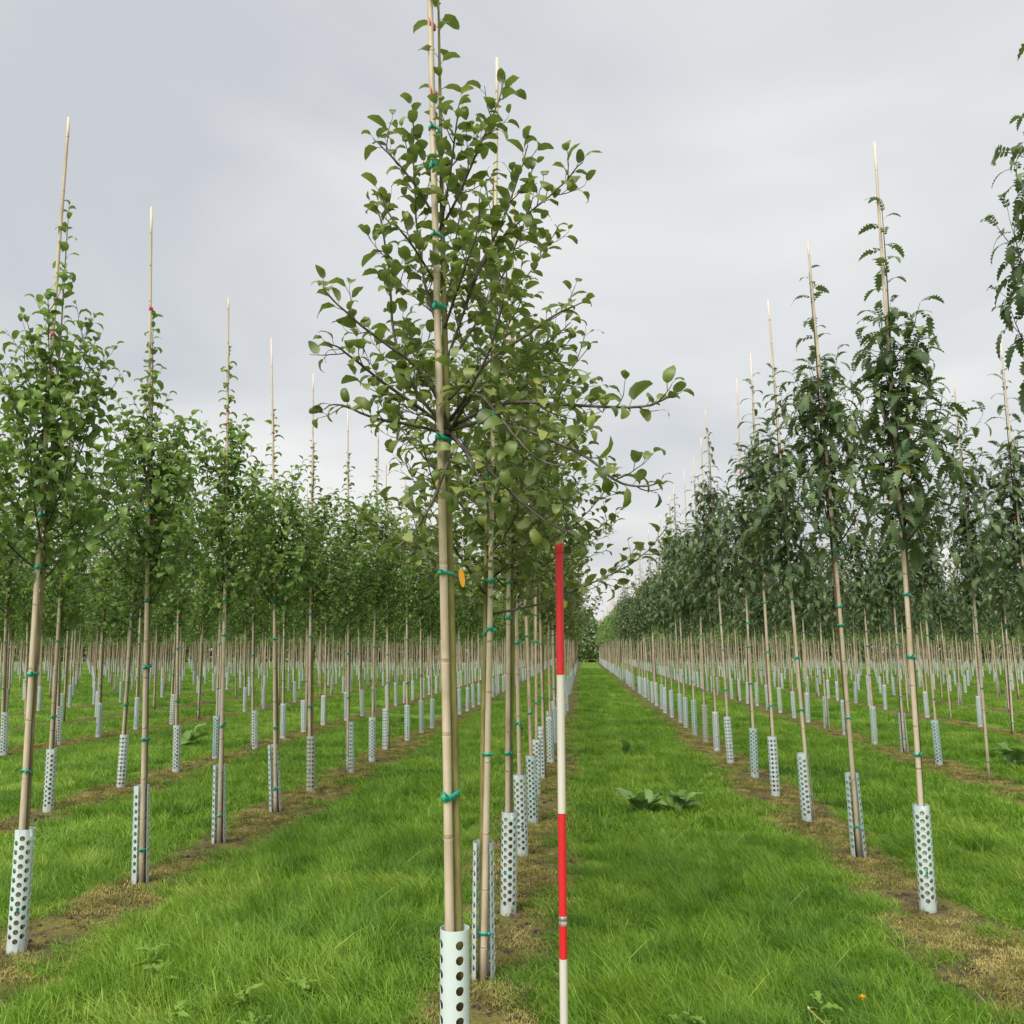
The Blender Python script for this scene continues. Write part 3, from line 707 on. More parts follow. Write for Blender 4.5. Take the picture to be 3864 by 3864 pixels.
print('stations', len(st), {k: [len(p['l']) for p in v] for k, v in PROTO.items()})
for key, k, x, y in near:
    rng = np.random.default_rng(abs(hash((ord(key[0]), len(key) > 1 and int(key[1:]) or 0, k + 5))) % 2**31)
    kind = 'apple' if key == 'C' else ('left' if key[0] == 'L' else 'right')
    fx = FIX.get((key, k))
    if fx: x, y = fx
    gz = float(ground_z(np.array(x), np.array(y))) - .01
    dist = math.hypot(x, y)
    ln = LEAN.get((key, k)) or (rng.normal(-.02, .014), rng.normal(0, .01))
    lean = Matrix.Rotation(math.atan(ln[0]), 4, 'Y') @ Matrix.Rotation(-math.atan(ln[1]), 4, 'X')
    phi = rng.normal(1.45, .25) if (key, k) != ('C', 0) else 1.05        # where the stem stands as seen from the stake
    if rng.random() < .15 and dist > 8: phi = math.pi - phi
    off = Vector((math.cos(phi) * .036, math.sin(phi) * .036, 0))
    lt, lsl, lg = labels(key, k)
    grp = {'C': 'young trees of the middle row', 'L': 'young trees of the left-hand rows', 'R': 'young trees of the right-hand rows'}[key[0]]
    # tree
    root = bpy.data.objects.new({'apple': 'fruit_tree', 'left': 'young_tree', 'right': 'rowan_tree'}[kind], None); COL.objects.link(root)
    root.empty_display_size = .1
    tag(root, lt, 'tree', grp)
    if (key, k) == ('C', 0):
        root.location = (-.49, 3.42, gz); t, r_, b_, l_ = make_front_tree()
        wm = Matrix.Translation(root.location)
    else:
        pr = PROTO[kind][int(rng.integers(0, len(PROTO[kind])))] if (key, k) not in PARTED else PROTO[kind][(k + 1) % len(PROTO[kind])]
        wm = Matrix.Translation(Vector((x, y, gz)) + off) @ lean @ Matrix.Rotation(rng.uniform(0, 6.28), 4, 'Z')
        sc = rng.uniform(.90, 1.05) if (key, k) != ('R1', -1) else 1.2
        wm = wm @ Matrix.Diagonal((1.0 * rng.uniform(.85, 1.12), 1.0 * rng.uniform(.85, 1.12), sc, 1))
        root.matrix_world = wm; t, r_, b_, l_ = pr['t'], pr['r'], pr['b'], pr['l']
    if (key, k) in PARTED:
        link('trunk', trunk_mesh('trunk', t, r_, M[SPEC[kind][1]]) if (key, k) == ('C', 0) else pr['trunk'], root)
        for b in b_: link('branch', branch_mesh('branch', b), root)
        add_leaf_parts(root, l_, kind, SPEC[kind][0], PARTED[(key, k)], rng, wm)
    else:
        link('trunk', pr['trunk'], root); link('branches', pr['branches'], root)
        f = link('foliage', pr['foliage'], root); f['kind'] = 'stuff'
    # stake with its ties
    me, P = (FRONT_STAKE if (key, k) == ('C', 0) else (STAKE_TALL if key[0] == 'R' else STAKES)[int(rng.integers(0, 5))])
    s = link('bamboo_stake', me); s.matrix_world = Matrix.Translation((x, y, gz)) @ lean @ (Matrix.Rotation(rng.uniform(0, 6.28), 4, 'Z') if (key, k) != ('C', 0) else Matrix.Identity(4))
    tag(s, lsl, 'stake', 'bamboo stakes')
    if dist < 24:
        zs = [.24, .98 + rng.normal(0, .1), 1.66 + rng.normal(0, .09), 1.98 + rng.normal(0, .06), 2.45 + rng.normal(0, .1), 2.95 + rng.normal(0, .1)]; zr = [3.5 + rng.normal(0, .15), 3.9 + rng.normal(0, .15)][:int(rng.integers(1, 3))]
        if (key, k) == ('C', 0): zs = [1.10, 1.90, 2.41, 2.93, 3.22, 3.51, 3.67]; zr = [3.82, 4.12]
        for mi_, zl in ((0, zs), (1, zr)):
            for q in zl:
                tm = (TIES_G if mi_ == 0 else TIES_R); o = link('tie', tm[int(rng.integers(0, len(tm)))], s)
                px, py = np.interp(q, P[:, 2], P[:, 0]), np.interp(q, P[:, 2], P[:, 1])
                kk = np.interp(q, [0, 2, 4.5], [1.05, .95, .72]) * (1 if mi_ == 0 else .62)
                zrot = (s.matrix_world.to_euler().z)
                o.matrix_local = Matrix.Translation((px, py, q)) @ Matrix.Rotation(phi - zrot, 4, 'Z') @ Matrix.Diagonal((kk, kk, rng.uniform(.8, 1.5), 1))
    # guard round the foot
    if (key, k) == ('R2', 1) or (key not in ('C', 'L1', 'L2', 'R1', 'R2') and rng.random() < .22): continue
    gp = GPICK.get((key, k), int(rng.choice([0, 1, 1, 2, 3, 4])))
    gm = GUARD_FRONT if gp == 'F' else GUARDS[gp]
    g = link('tree_guard', gm)
    if gp in (2, 3):   # slit open round the stake
        fa = math.atan2(-x, y) + rng.normal(0, .3 if dist > 9 else .12) + (rng.choice([0, 1.2, -1.2]) if dist > 9 else 0); ctr = Vector((x, y, gz)) + Vector((-math.sin(fa) * .036, math.cos(fa) * .036, 0)); rz = fa
    else:
        ctr = Vector((x, y, gz)) + off * .55; rz = rng.uniform(0, 6.28)
    if gp == 'F': rz = R(188); ctr = Vector((-.447, 3.425, gz))
    nz_ = .012 if gp in (2, 3) else .007; tl = (math.atan(ln[0]) + rng.normal(0, nz_), -math.atan(ln[1]) + rng.normal(0, nz_)) if (key, k) != ('C', 0) else (-.012, 0)
    g.matrix_world = Matrix.Translation(ctr) @ Matrix.Rotation(tl[0], 4, 'Y') @ Matrix.Rotation(tl[1], 4, 'X') @ Matrix.Rotation(rz, 4, 'Z') @ Matrix.Diagonal((1, 1, rng.uniform(.95, 1.04) if gp != 'F' else 1.02, 1))
    tag(g, lg, 'tree guard', 'perforated white tree guards')

# ------------------------------------------------------------------ the rest of the plantation, too many to count
def build_far():
    rng = np.random.default_rng(3); A = np.array([(s[2], s[3]) for s in far]); n = len(A)
    left = np.array([s[0][0] == 'L' for s in far]); gz = ground_z(A[:, 0], A[:, 1])
    dist = np.hypot(A[:, 0], A[:, 1])
    # crowns: leaf sprays through each crown's volume
    K = 230
    h = rng.beta(1.15, 1.9, (n, K)); z = 1.95 + h * 2.2 + (~left)[:, None] * .2
    rad = (.52 * (1 - h) ** .75 + .04) * np.sqrt(rng.uniform(.1, 1, (n, K))); a = rng.uniform(0, 6.283, (n, K))
    C = np.stack([A[:, 0, None] + rad * np.cos(a), A[:, 1, None] + rad * np.sin(a), gz[:, None] + z], -1).reshape(-1, 3)
    out = np.stack([np.cos(a), np.sin(a), rng.normal(-.1, .5, a.shape)], -1).reshape(-1, 3) + rng.normal(0, .5, (n * K, 3))
    out /= np.linalg.norm(out, axis=1)[:, None]
    up = np.array([0, 0, 1.]) + rng.normal(0, .45, (n * K, 3)); side = np.cross(out, up); side /= np.linalg.norm(side, axis=1)[:, None]
    nrm = np.cross(side, out)
    sz = rng.uniform(.09, .16, (n * K, 1)) * (1 + np.repeat(np.clip(dist - 40, 0, 70), K)[:, None] * .006)
    V = np.stack([C - out * sz * .5, C + side * sz * .36 + nrm * sz * .1, C + out * sz * .55 - nrm * sz * .2, C - side * sz * .36 + nrm * sz * .1], 1)
    i = np.arange(n * K)[:, None] * 4
    T = np.concatenate([np.concatenate([i, i + 1, i + 2], 1), np.concatenate([i, i + 2, i + 3], 1)])
    var = np.clip(np.repeat(rng.normal(.45, .12, n), K) + rng.normal(0, .16, n * K), 0, .95)
    me = mesh_np('far_tree_crowns', V.reshape(-1, 3), T, None, [M['far_leaf']], attrs={'var': np.repeat(var, 4)})
    # poles: stake and stem, square section
    def prisms(name, x, y, z0, z1, r0, r1, mat, k=4, lean=.02):
        m = len(x); an = np.arange(k) * 2 * np.pi / k + .4
        lx = rng.normal(-.015, lean, m) * (z1 - z0)
        ring0 = np.stack([x[:, None] + r0 * np.cos(an), y[:, None] + r0 * np.sin(an), np.broadcast_to((gz + z0)[:, None], (m, k))], -1)
        ring1 = np.stack([(x + lx)[:, None] + r1 * np.cos(an), y[:, None] + r1 * np.sin(an), np.broadcast_to((gz + z1)[:, None], (m, k))], -1)
        V = np.concatenate([ring0, ring1], 1).reshape(-1, 3); b = np.arange(m)[:, None] * 2 * k; j = np.arange(k)[None]; j2 = (j + 1) % k
        Q = np.stack([b + j, b + j2, b + k + j2, b + k + j], -1).reshape(-1, 4)
        return mesh_np(name, V, None, Q, [mat], smooth=True)
    tag(link('distant_trees', me), 'mass of distant young tree crowns filling the far plantation', 'trees', kind='stuff')
    tag(link('distant_stems', prisms('far_stems', A[:, 0] + .04, A[:, 1] + .02, 0, 3.9, .019, .004, M['bark_brown'])), 'thin brown stems of the distant plantation trees', 'stems', kind='stuff')
    tag(link('distant_stakes', prisms('far_stakes', A[:, 0], A[:, 1], 0, 4.8, .018, .010, M['cane'])), 'countless thin bamboo stakes of the distant rows', 'stakes', kind='stuff')
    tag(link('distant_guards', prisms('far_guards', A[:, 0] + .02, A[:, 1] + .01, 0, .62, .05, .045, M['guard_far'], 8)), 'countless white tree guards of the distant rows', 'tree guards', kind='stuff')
build_far()

def build_treeline():
    rng = np.random.default_rng(8); mb = []; n = 95000
    x = rng.uniform(-85, 75, n); dep = rng.uniform(0, 6, n)
    top = 5.0 + .9 * np.sin(x * .23) + .6 * np.sin(x * .71 + 1) + .5 * np.sin(x * 2.1)
    z = top * rng.beta(.85, 1.05, n) + .02; y = 118 + dep + 1.2 * np.sin(x * .9)
    C = np.stack([x, y, z], -1); out = rng.normal(0, 1, (n, 3)); out /= np.linalg.norm(out, axis=1)[:, None]
    side = np.cross(out, rng.normal(0, 1, (n, 3))); side /= np.linalg.norm(side, axis=1)[:, None]; s = rng.uniform(.3, .62, (n, 1))
    V = np.stack([C - out * s * .5, C + side * s * .35, C + out * s * .5, C - side * s * .35], 1).reshape(-1, 3)
    Q = np.arange(n * 4).reshape(-1, 4)
    var = np.clip(.4 + .2 * np.sin(x * .6) + rng.normal(0, .14, n) + np.where((np.abs(x + .8) < 2.2) & (z < 3.2), .4, 0), 0, 1)
    tag(link('far_hedge', mesh_np('far_hedge', V, None, Q, [M['far_leaf']], attrs={'var': np.repeat(var, 4)})), 'dense far green hedge closing the end of the rows', 'hedge', kind='stuff')
build_treeline()

# ------------------------------------------------------------------ ranging pole
def build_rod():
    x, y = -.075, 3.53; gz = float(ground_z(np.array(x), np.array(y)))
    root = bpy.data.objects.new('ranging_pole', None); COL.objects.link(root); root.location = (x, y, gz + .005)
    root.rotation_euler = (0, R(-.15), 0)
    tag(root, 'red and white banded surveying pole standing upright in the foreground grass', 'pole')
    red = simple_mat('pole_red', [(.22, (.34, .016, .016)), (.40, (.56, .013, .020)), (.66, (.62, .020, .030)), (.71, (.64, .10, .09)), (.76, (.62, .36, .30))], 16, .38, 6, (1, 1, .3), .05, .5)
    white = simple_mat('pole_white', [(.2, (.50, .45, .38)), (.36, (.56, .52, .46)), (.8, (.60, .57, .51))], 7, .42, 6, (1, 1, .3), .05, .5)
    steel = simple_mat('pole_steel', [(.3, (.10, .07, .06)), (.7, (.45, .38, .36))], 40, .4, spec=.6)
    r = .0146
    def sec(name, z0, z1, mat, extra=None):
        mb = MB(); zz = np.linspace(z0, z1, 6); mb.tube([(0, 0, q) for q in zz], r, 20); me = mb.mesh(name, [mat]); me.set_sharp_from_angle(angle=R(40)); return link(name, me, root)
    sec('white_band', .0, .5, white); sec('red_band', .502, .612, red); sec('red_band', .642, 1.0, red); sec('white_band', 1.002, 1.5, white); sec('red_band', 1.502, 1.972, red)
    mb = MB(); mb.tube([(0, 0, q) for q in (.608, .614, .616, .624, .626, .632, .634, .646)], [r * .97, r * .97, r * 1.07, r * 1.07, r * .9, r * .9, r * 1.05, r * 1.05], 20); link('ferrule', mb.mesh('ferrule', [steel]), root)
    cap = simple_mat('pole_cap', [(.3, (.50, .012, .018)), (.8, (.62, .03, .035))], 30, .5)
    mb = MB(); mb.tube([(0, 0, q) for q in (1.955, 1.958, 1.99, 1.998, 2.0)], [r * 1.08, r * 1.12, r * 1.1, r * .95, r * .6], 20); link('end_cap', mb.mesh('end_cap', [cap]), root)
build_rod()

# ------------------------------------------------------------------ plant label on the nearest stem
def build_label():
    m, nt, N, L = new_mat('label_orange'); p = N('ShaderNodeBsdfPrincipled'); p.inputs['Base Color'].default_value = (.72, .33, .03, 1); p.inputs['Roughness'].default_value = .45
    out = N('ShaderNodeOutputMaterial'); L(p.outputs[0], out.inputs[0])
    K = 24; a = np.arange(K) * 2 * math.pi / K; mb = MB(); w, h = .0105, .036
    ring = np.stack([np.cos(a) * w, 0 * a, np.sin(a) * h], -1)
    V = np.concatenate([ring + [0, -.0008, 0], ring + [0, .0008, 0], [[0, -.0008, 0], [0, .0008, 0]]])
    T = [(2 * K, i, (i + 1) % K) for i in range(K)] + [(2 * K + 1, K + (i + 1) % K, K + i) for i in range(K)]
    mb.add(V, T, [(i, K + i, K + (i + 1) % K, (i + 1) % K) for i in range(K)])
    o = link('plant_label', mb.mesh('plant_label', [m], smooth=False)); o.location = (-.4365, 3.405, 1.862); o.rotation_euler = (R(6), R(-9), R(12))
    tag(o, 'small orange plastic label hanging on the nearest stem below a green tie', 'label')
    mb = MB(); mb.tube([(0, 0, .034), (-.004, .006, .044), (-.012, .016, .046)], .0009, 4); link('string', mb.mesh('string', [M['tie_green']]), o)
build_label()

# ------------------------------------------------------------------ grass, moss and soil crumbs (instanced tufts)
def tuft(name, seed, nb, rad, h0, h1, w, lean, mat, bias=(0, 0), seg=3):
    rng = np.random.default_rng(seed)
    p = rng.normal(0, rad, (nb, 2)); h = rng.uniform(h0, h1, nb) * np.exp(-(np.linalg.norm(p, axis=1) / (rad * 3)) ** 2)
    az = rng.uniform(0, 6.283, nb); le = np.abs(rng.normal(0, lean, nb))
    d = np.stack([np.cos(az) * le + bias[0], np.sin(az) * le + bias[1]], -1)
    sa = rng.uniform(0, 6.283, nb); s = np.stack([np.cos(sa), np.sin(sa), 0 * sa], -1) * (w * rng.uniform(.6, 1.3, nb))[:, None]
    b = np.concatenate([p, np.zeros((nb, 1))], 1)
    def at(t):
        o = np.zeros((nb, 3)); o[:, :2] = d * (t ** 1.9 * h)[:, None] if np.ndim(t) else d * (h * t ** 1.9)[:, None]
        o[:, 2] = h * t * (1 - .28 * t * np.minimum(1.6, np.linalg.norm(d, axis=1))); return b + o
    a0, a1, a2, a3 = at(0), at(.4), at(.75), at(1)
    V = np.stack([a0 - s * .8, a0 + s * .8, a1 - s, a1 + s, a2 - s * .7, a2 + s * .7, a3], 1).reshape(-1, 3)
    i = np.arange(nb)[:, None] * 7
    Q = np.concatenate([np.concatenate([i, i + 1, i + 3, i + 2], 1), np.concatenate([i + 2, i + 3, i + 5, i + 4], 1)]); T = np.concatenate([i + 4, i + 5, i + 6], 1)
    return mesh_np(name, V, T, Q, [mat], attrs={'var': np.repeat(np.clip(rng.normal(.48, .22, nb), 0, 1), 7)})

def crumb_mesh(seed):
    rng = np.random.default_rng(seed); b = bmesh.new(); bmesh.ops.create_icosphere(b, subdivisions=1, radius=1)
    for v in b.verts: v.co *= rng.uniform(.7, 1.2); v.co.z *= .6
    me = bpy.data.meshes.new('soil_crumb'); b.to_mesh(me); b.free(); me.materials.append(M['crumb']); return me

def scatter(name, label, cat, sources, pts, rotz, tilt, scale, idx):
    cl = bpy.data.collections.new(name + '_sources')
    for i, me in enumerate(sources):
        o = bpy.data.objects.new('%s_source_%02d' % (name, i), me); cl.objects.link(o)
    me = bpy.data.meshes.new(name); me.vertices.add(len(pts)); me.vertices.foreach_set('co', np.asarray(pts, np.float32).ravel())
    rot = np.stack([tilt[:, 0], tilt[:, 1], rotz], -1)
    a = me.attributes.new('rot', 'FLOAT_VECTOR', 'POINT'); a.data.foreach_set('vector', rot.astype(np.float32).ravel())
    a = me.attributes.new('scl', 'FLOAT_VECTOR', 'POINT'); a.data.foreach_set('vector', np.asarray(scale, np.float32).ravel())
    a = me.attributes.new('idx', 'INT', 'POINT'); a.data.foreach_set('value', np.asarray(idx, np.int32))
    o = link(name, me); tag(o, label, cat, kind='stuff')
    ng = bpy.data.node_groups.new(name, 'GeometryNodeTree')
    ng.interface.new_socket('Geometry', in_out='INPUT', socket_type='NodeSocketGeometry'); ng.interface.new_socket('Geometry', in_out='OUTPUT', socket_type='NodeSocketGeometry')
    N = ng.nodes.new; L = ng.links.new
    gi, go = N('NodeGroupInput'), N('NodeGroupOutput'); ip = N('GeometryNodeInstanceOnPoints'); ci = N('GeometryNodeCollectionInfo')
    ci.inputs['Collection'].default_value = cl; ci.inputs['Separate Children'].default_value = True; ci.inputs['Reset Children'].default_value = True
    def attr(nm, tp):
        q = N('GeometryNodeInputNamedAttribute'); q.data_type = tp; q.inputs['Name'].default_value = nm; return q.outputs[0]
    L(gi.outputs[0], ip.inputs['Points']); L(ci.outputs[0], ip.inputs['Instance']); ip.inputs['Pick Instance'].default_value = True
    L(attr('idx', 'INT'), ip.inputs['Instance Index']); L(attr('rot', 'FLOAT_VECTOR'), ip.inputs['Rotation']); L(attr('scl', 'FLOAT_VECTOR'), ip.inputs['Scale'])
    L(ip.outputs[0], go.inputs[0])
    md = o.modifiers.new('scatter', 'NODES'); md.node_group = ng
    return o

def tile(name, seed, size, dens, h0, h1, w, lean, mat, bias):
    """square sod of even blade density whose height swells gently inside it"""
    rng = np.random.default_rng(seed); nb = int(size * size * dens)
    p = rng.uniform(-.52, .52, (nb, 2)) * size; ph = rng.uniform(0, 6.28, 4)
    sw = .5 + .25 * np.sin(p[:, 0] * 11 + ph[0]) * np.sin(p[:, 1] * 9 + ph[1]) + .25 * np.sin(p[:, 0] * 23 + ph[2] + 3 * p[:, 1]) * np.sin(p[:, 1] * 21 + ph[3])
    h = rng.uniform(h0, h1, nb) * (.6 + .8 * sw) * np.where(rng.random(nb) < .04, 1.45, 1)
    az = rng.uniform(0, 6.283, nb) * .6 + 6 * np.sin(p[:, 0] * 5 + ph[1]) * np.cos(p[:, 1] * 4 + ph[2]) * .5; le = np.abs(rng.normal(0, lean, nb))
    d = np.stack([np.cos(az) * le + bias[0], np.sin(az) * le + bias[1]], -1)
    sa = rng.uniform(0, 6.283, nb); s = np.stack([np.cos(sa), np.sin(sa), 0 * sa], -1) * (w * rng.uniform(.55, 1.35, nb))[:, None]
    b = np.concatenate([p, np.zeros((nb, 1))], 1)
    def at(t):
        o = np.zeros((nb, 3)); o[:, :2] = d * (h * t ** 1.9)[:, None]
        o[:, 2] = h * t * (1 - .28 * t * np.minimum(1.6, np.linalg.norm(d, axis=1))); return b + o
    a0, a1, a2, a3 = at(0), at(.4), at(.75), at(1)
    V = np.stack([a0 - s * .8, a0 + s * .8, a1 - s, a1 + s, a2 - s * .7, a2 + s * .7, a3], 1).reshape(-1, 3); i = np.arange(nb)[:, None] * 7
    Q = np.concatenate([np.concatenate([i, i + 1, i + 3, i + 2], 1), np.concatenate([i + 2, i + 3, i + 5, i + 4], 1)]); T = np.concatenate([i + 4, i + 5, i + 6], 1)
    return mesh_np(name, V, T, Q, [mat], attrs={'var': np.repeat(np.clip(rng.normal(.48, .24, nb), 0, 1), 7)})

def build_grass():
    rng = np.random.default_rng(21); G = M['grass']
    src = [tuft('grass_tuft', 300 + i, 210, .085, .06, .16, .0022, .75, G, (-.25, .05)) for i in range(4)]          # 0-3 fine tufts
    src += [tuft('grass_tuft', 320 + i, 200, .15, .07, .15, .0040, .7, G, (-.25, .05)) for i in range(3)]           # 4-6 wide tufts
    src += [tile('grass_sod', 500 + i, .5, 9500, .06, .16, .0021, .75, G, (-.3, .05)) for i in range(6)]            # 7-12 near sods
    src += [tile('grass_sod', 520 + i, .7, 3600, .07, .15, .0036, .7, G, (-.25, .05)) for i in range(4)]            # 13-16
    src += [tile('grass_sod', 540 + i, 1.3, 750, .07, .15, .0085, .65, G, (-.2, .05)) for i in range(4)]            # 17-20
    P, S, I, Tz = [], [], [], []
    def push(x, y, sx, sz, idx, rz):
        P.append(np.stack([x, y, ground_z(x, y) - .006], -1)); S.append(np.stack([sx, sx, sz], -1)); I.append(idx); Tz.append(rz)
    for lo, hi, size, b0, bc, t0, tc_, dens in ((1.9, 8.5, .5, 7, 6, 0, 4, 52), (8.5, 22, .7, 13, 4, 4, 3, 16), (22, 78, 1.3, 17, 4, 4, 3, 4)):
        w = hi * .8 + 2; gx = np.arange(-w, w, size); gy = np.arange(1.5, hi + size, size)
        X, Y = [q.ravel() for q in np.meshgrid(gx, gy)]
        def ok_pt(x, y, m=1.12):
            d = np.hypot(x, y); u, v, dd = project(x, y, .05); return (d > lo) & (d <= hi) & (np.abs(u) < m) & (v > -1.3) & (dd > .3)
        cs = [(-.5, -.5), (.5, -.5), (-.5, .5), (.5, .5), (0, 0)]
        inn = np.max([soil_at(X + a * size, Y + b * size) for a, b in cs], 0) < .30
        full = ok_pt(X, Y, 1.2) & inn; x, y = X[full], Y[full]; n = len(x)
        push(x, y, np.ones(n), rng.uniform(.85, 1.15, n), b0 + rng.integers(0, bc, n), np.zeros(n))
        mixd = ok_pt(X, Y, 1.2) & ~inn; x0, y0 = X[mixd], Y[mixd]; k = max(1, int(dens * size * size + .5))
        x = (x0[:, None] + rng.uniform(-.5, .5, (len(x0), k)) * size).ravel(); y = (y0[:, None] + rng.uniform(-.5, .5, (len(x0), k)) * size).ravel()
        s = soil_at(x, y); kp = s < .42 + rng.normal(0, .15, len(x)); x, y, s = x[kp], y[kp], s[kp]; n = len(x)
        push(x, y, rng.uniform(.85, 1.25, n), (.95 + rng.normal(0, .15, n)) * (1 - .4 * np.clip(s * 2.4, 0, 1)), t0 + rng.integers(0, tc_, n), rng.normal(0, .5, n))
    P = np.concatenate(P); print('grass pieces', len(P))
    scatter('grass', 'long green meadow grass of the lanes between the tree rows', 'grass', src, P, np.concatenate(Tz), rng.normal(0, .02, (len(P), 2)), np.concatenate(S), np.concatenate(I))
    # dry moss and thin weeds on the soil strips
    ms = [tuft('moss_tuft', 360 + i, 130, .045, .008, .03, .0016, 1.1, M['moss']) for i in range(4)]
    n = 90000; x = ROW_X[rng.integers(0, len(ROW_X), n)]; sel = np.abs(x) < 9; x = x[sel] + rng.normal(0, .17, sel.sum()); n = len(x); y = rng.uniform(2.4, 22, n)
    u, v, dd = project(x, y, 0.05); patch = np.sin(x * 4.1 + 2 * np.sin(y * 2.2)) + np.sin(y * 3.1 + x * 2) + rng.normal(0, .5, n)
    k = (np.abs(u) < 1.1) & (v > -1.15) & (patch > -.7); x, y = x[k], y[k]; n = len(x); print('moss', n)
    sc = rng.uniform(.7, 1.4, n); scatter('dry_moss', 'yellowish dry moss and stubble on the soil strips', 'moss', ms, np.stack([x, y, ground_z(x, y)], -1), rng.uniform(0, 6.28, n), rng.normal(0, .1, (n, 2)), np.stack([sc, sc, sc], -1), rng.integers(0, 4, n))
    cm = [crumb_mesh(i) for i in range(4)]
    n = 70000; x = ROW_X[rng.integers(0, len(ROW_X), n)]; sel = np.abs(x) < 6; x = x[sel] + rng.normal(0, .15, sel.sum()); n = len(x); y = 2.4 + 13 * rng.uniform(0, 1, n) ** 1.4
    u, v, dd = project(x, y, 0.05); k = (np.abs(u) < 1.1) & (v > -1.15); x, y = x[k], y[k]; n = len(x); print('crumbs', n)
    sc = .004 + .026 * rng.uniform(0, 1, n) ** 4; scatter('soil_crumbs', 'loose brown soil crumbs under the tree rows', 'soil', cm, np.stack([x, y, ground_z(x, y)], -1), rng.uniform(0, 6.28, n), rng.normal(0, .4, (n, 2)), np.stack([sc, sc, sc], -1), rng.integers(0, 4, n))
build_grass()

# ------------------------------------------------------------------ weeds
def weed_leaf(seed, mat, lobed, Wd, lift=0):
    rng = np.random.default_rng(seed); K = 9; ts = np.linspace(0, 1, K); V = []; a0, a1 = R(rng.uniform(25, 65) + lift), R(rng.uniform(-55, -5) + lift); p = np.zeros(3)
    for k in range(K):
        a = a0 + (a1 - a0) * ts[k]; w = Wd * math.sin(math.pi * min(1, ts[k] * .9 + .08)) ** .8
        if lobed: w *= (1.25 if k % 2 else .5)
        if k == K - 1: w = .004
        up = np.array([0, -math.sin(a), math.cos(a)])
        V += [p + [-w, 0, 0] + up * (w * .25 + rng.normal(0, .025)), p.copy(), p + [w, 0, 0] + up * (w * .25 + rng.normal(0, .025))]
        p = p + np.array([rng.normal(0, .01), math.cos(a), math.sin(a)]) / (K - 1)
    Q = []
    for k in range(K - 1): a = k * 3; Q += [(a, a + 1, a + 4, a + 3), (a + 1, a + 2, a + 5, a + 4)]
    return mesh_np('weed_leaf', np.array(V), None, Q, [mat], attrs={'var': np.full(len(V), rng.uniform(.2, .85))})
LOBED = [weed_leaf(400 + i, M['weed_leaf'], True, .17) for i in range(5)]
DOCK = [weed_leaf(420 + i, M['dock_leaf'], False, .20, 16) for i in range(5)]
def rosette(name, label, cat, x, y, n, size, meshes, seed, tall=0., sink=0., group=None):
    rng = np.random.default_rng(seed); gz = float(ground_z(np.array(x), np.array(y)))
    root = bpy.data.objects.new(name, None); COL.objects.link(root); root.location = (x, y, gz - sink); tag(root, label, cat, group)
    for i in range(n):
        o = link('leaf', meshes[int(rng.integers(0, len(meshes)))], root); h = tall * rng.uniform(0, 1)
        o.location = (rng.normal(0, size * .08), rng.normal(0, size * .08), h); o.rotation_euler = (rng.normal(0, .25), rng.normal(0, .2), i * 2.4 + rng.normal(0, .3))
        q = size * rng.uniform(.6, 1.15); o.scale = (q, q, q)
    return root
rosette('dock_plant', 'broad-leaved dock plant in the grass of the right-hand aisle', 'weed', .60, 9.5, 14, .34, DOCK, 1, .05)
rosette('dock_plant', 'smaller right half of the dock clump in the right-hand aisle', 'weed', .93, 9.6, 12, .30, DOCK, 2, .05)
rosette('dock_plant', 'dock plant in the grass at right edge beyond the second row', 'weed', 5.9, 13.6, 10, .45, DOCK, 3, .05)
rosette('dock_plant', 'small pale dock seedling farther down the right-hand aisle', 'weed', .69, 14.7, 6, .3, DOCK, 4, .03)
rosette('dock_plant', 'low dock plant among the guards of the left lane', 'weed', -6.4, 15.2, 9, .5, DOCK, 5, .05)
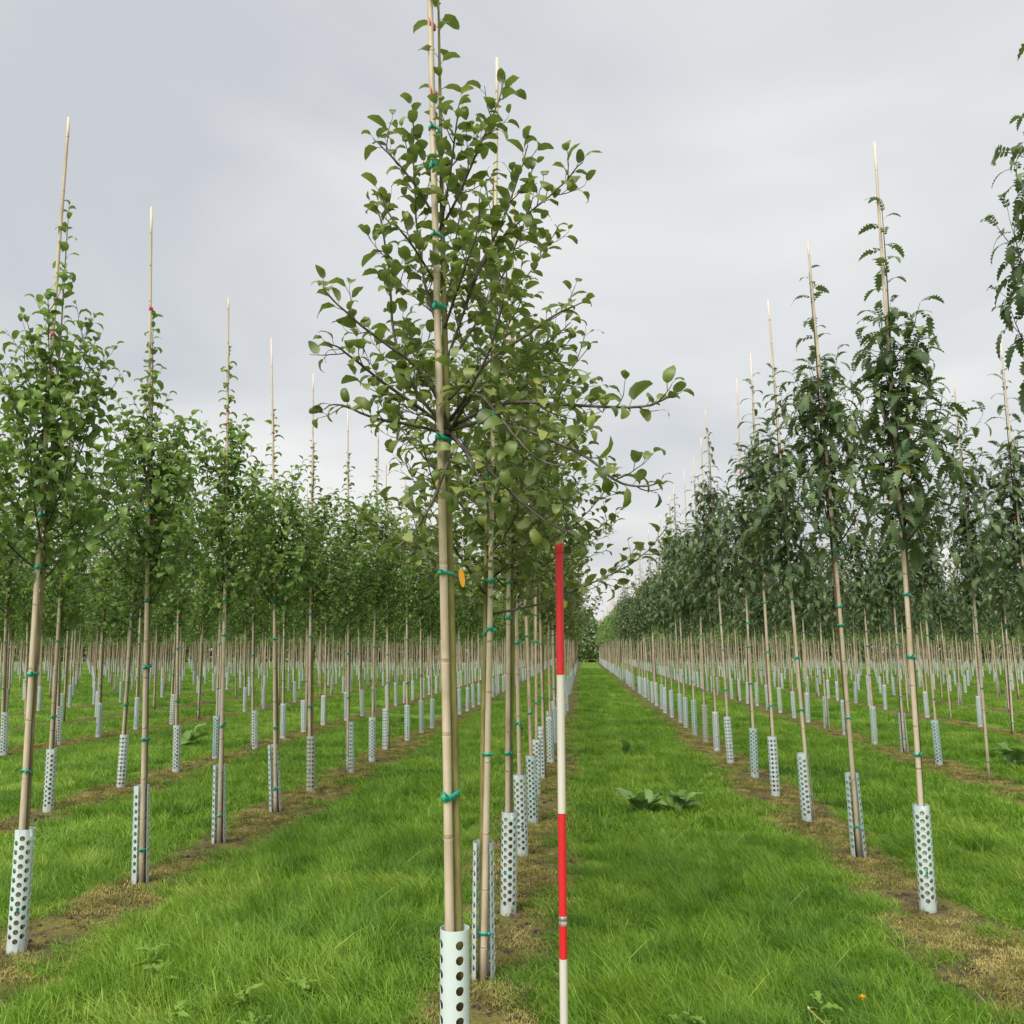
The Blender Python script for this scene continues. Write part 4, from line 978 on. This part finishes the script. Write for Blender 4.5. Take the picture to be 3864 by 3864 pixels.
TH = [(-2.15, 4.75, 'leftmost of the pale thistle rosettes in the lower left grass'), (-1.98, 4.45, 'thistle rosette low in the lower left corner of the grass'), (-1.50, 4.28, 'pale lobed thistle tuft right of the others along the lower left edge'),
      (-1.30, 4.45, 'light green thistle rosette between left guard and the nearest tree'), (-1.72, 4.02, 'thistle rosette cut by the bottom edge left of centre'), (-1.36, 4.0, 'bright thistle leaves at the bottom edge left of the nearest guard'),
      (.30, 3.75, 'small thistle plant right of the surveying pole at the bottom edge'), (.42, 4.1, 'young thistle in the grass right of the surveying pole'), (1.0, 4.3, 'lone thistle rosette in the grass of the right foreground')]
for i, (x, y, l) in enumerate(TH): rosette('thistle', l, 'weed', x, y, 16, .10, LOBED, 30 + i, .13, group='thistles in the foreground grass')
def dandelion(x, y, h, label, head=True):
    gz = float(ground_z(np.array(x), np.array(y))); root = bpy.data.objects.new('dandelion' if head else 'dry_stalk', None); COL.objects.link(root); root.location = (x, y, gz); tag(root, label, 'flower' if head else 'stalk')
    st_ = simple_mat('stalk_green' if head else 'stalk_dry', [(.3, (.14, .22, .05)), (.7, (.22, .30, .08))] if head else [(.3, (.36, .24, .10)), (.7, (.52, .38, .18))], 20, .6)
    mb = MB(); mb.tube(smooth_path([(0, 0, 0), (.01, 0, h * .5), (-.015 if head else -.10, 0, h)], 2), .0028 if head else .0022, 5); link('stem', mb.mesh('stem', [st_]), root)
    if head:
        ye = simple_mat('petal_yellow', [(.3, (.70, .40, .01)), (.7, (.85, .58, .02))], 80, .6); mb = MB(); rng = np.random.default_rng(4)
        for i in range(46):
            a = rng.uniform(0, 6.28); e = rng.uniform(.05, 1.3); d = np.array([math.cos(a) * math.cos(e), math.sin(a) * math.cos(e), math.sin(e)]); s = unit(np.cross(d, [.1, .2, 1])) * .0022; c = np.array([-.015, 0, h])
            mb.add([c, c + d * .012 - s, c + d * .021, c + d * .012 + s], None, [(0, 1, 2, 3)])
        link('flower_head', mb.mesh('flower_head', [ye]), root)
    else:
        mb = MB(); mb.tube([(-.10, 0, h - .005), (-.104, 0, h + .006), (-.107, 0, h + .014)], [.003, .006, .003], 6); link('seed_head', mb.mesh('seed_head', [st_]), root)
dandelion(1.165, 4.22, .17, 'yellow dandelion flower on a thin stem in the lower right grass')
dandelion(.98, 3.98, .20, 'dry yellow stalk leaning in the lower right grass', False)

print('objects', len(bpy.data.objects), 'tris', sum(len(m.loops) - 2 * len(m.polygons) for m in bpy.data.meshes))
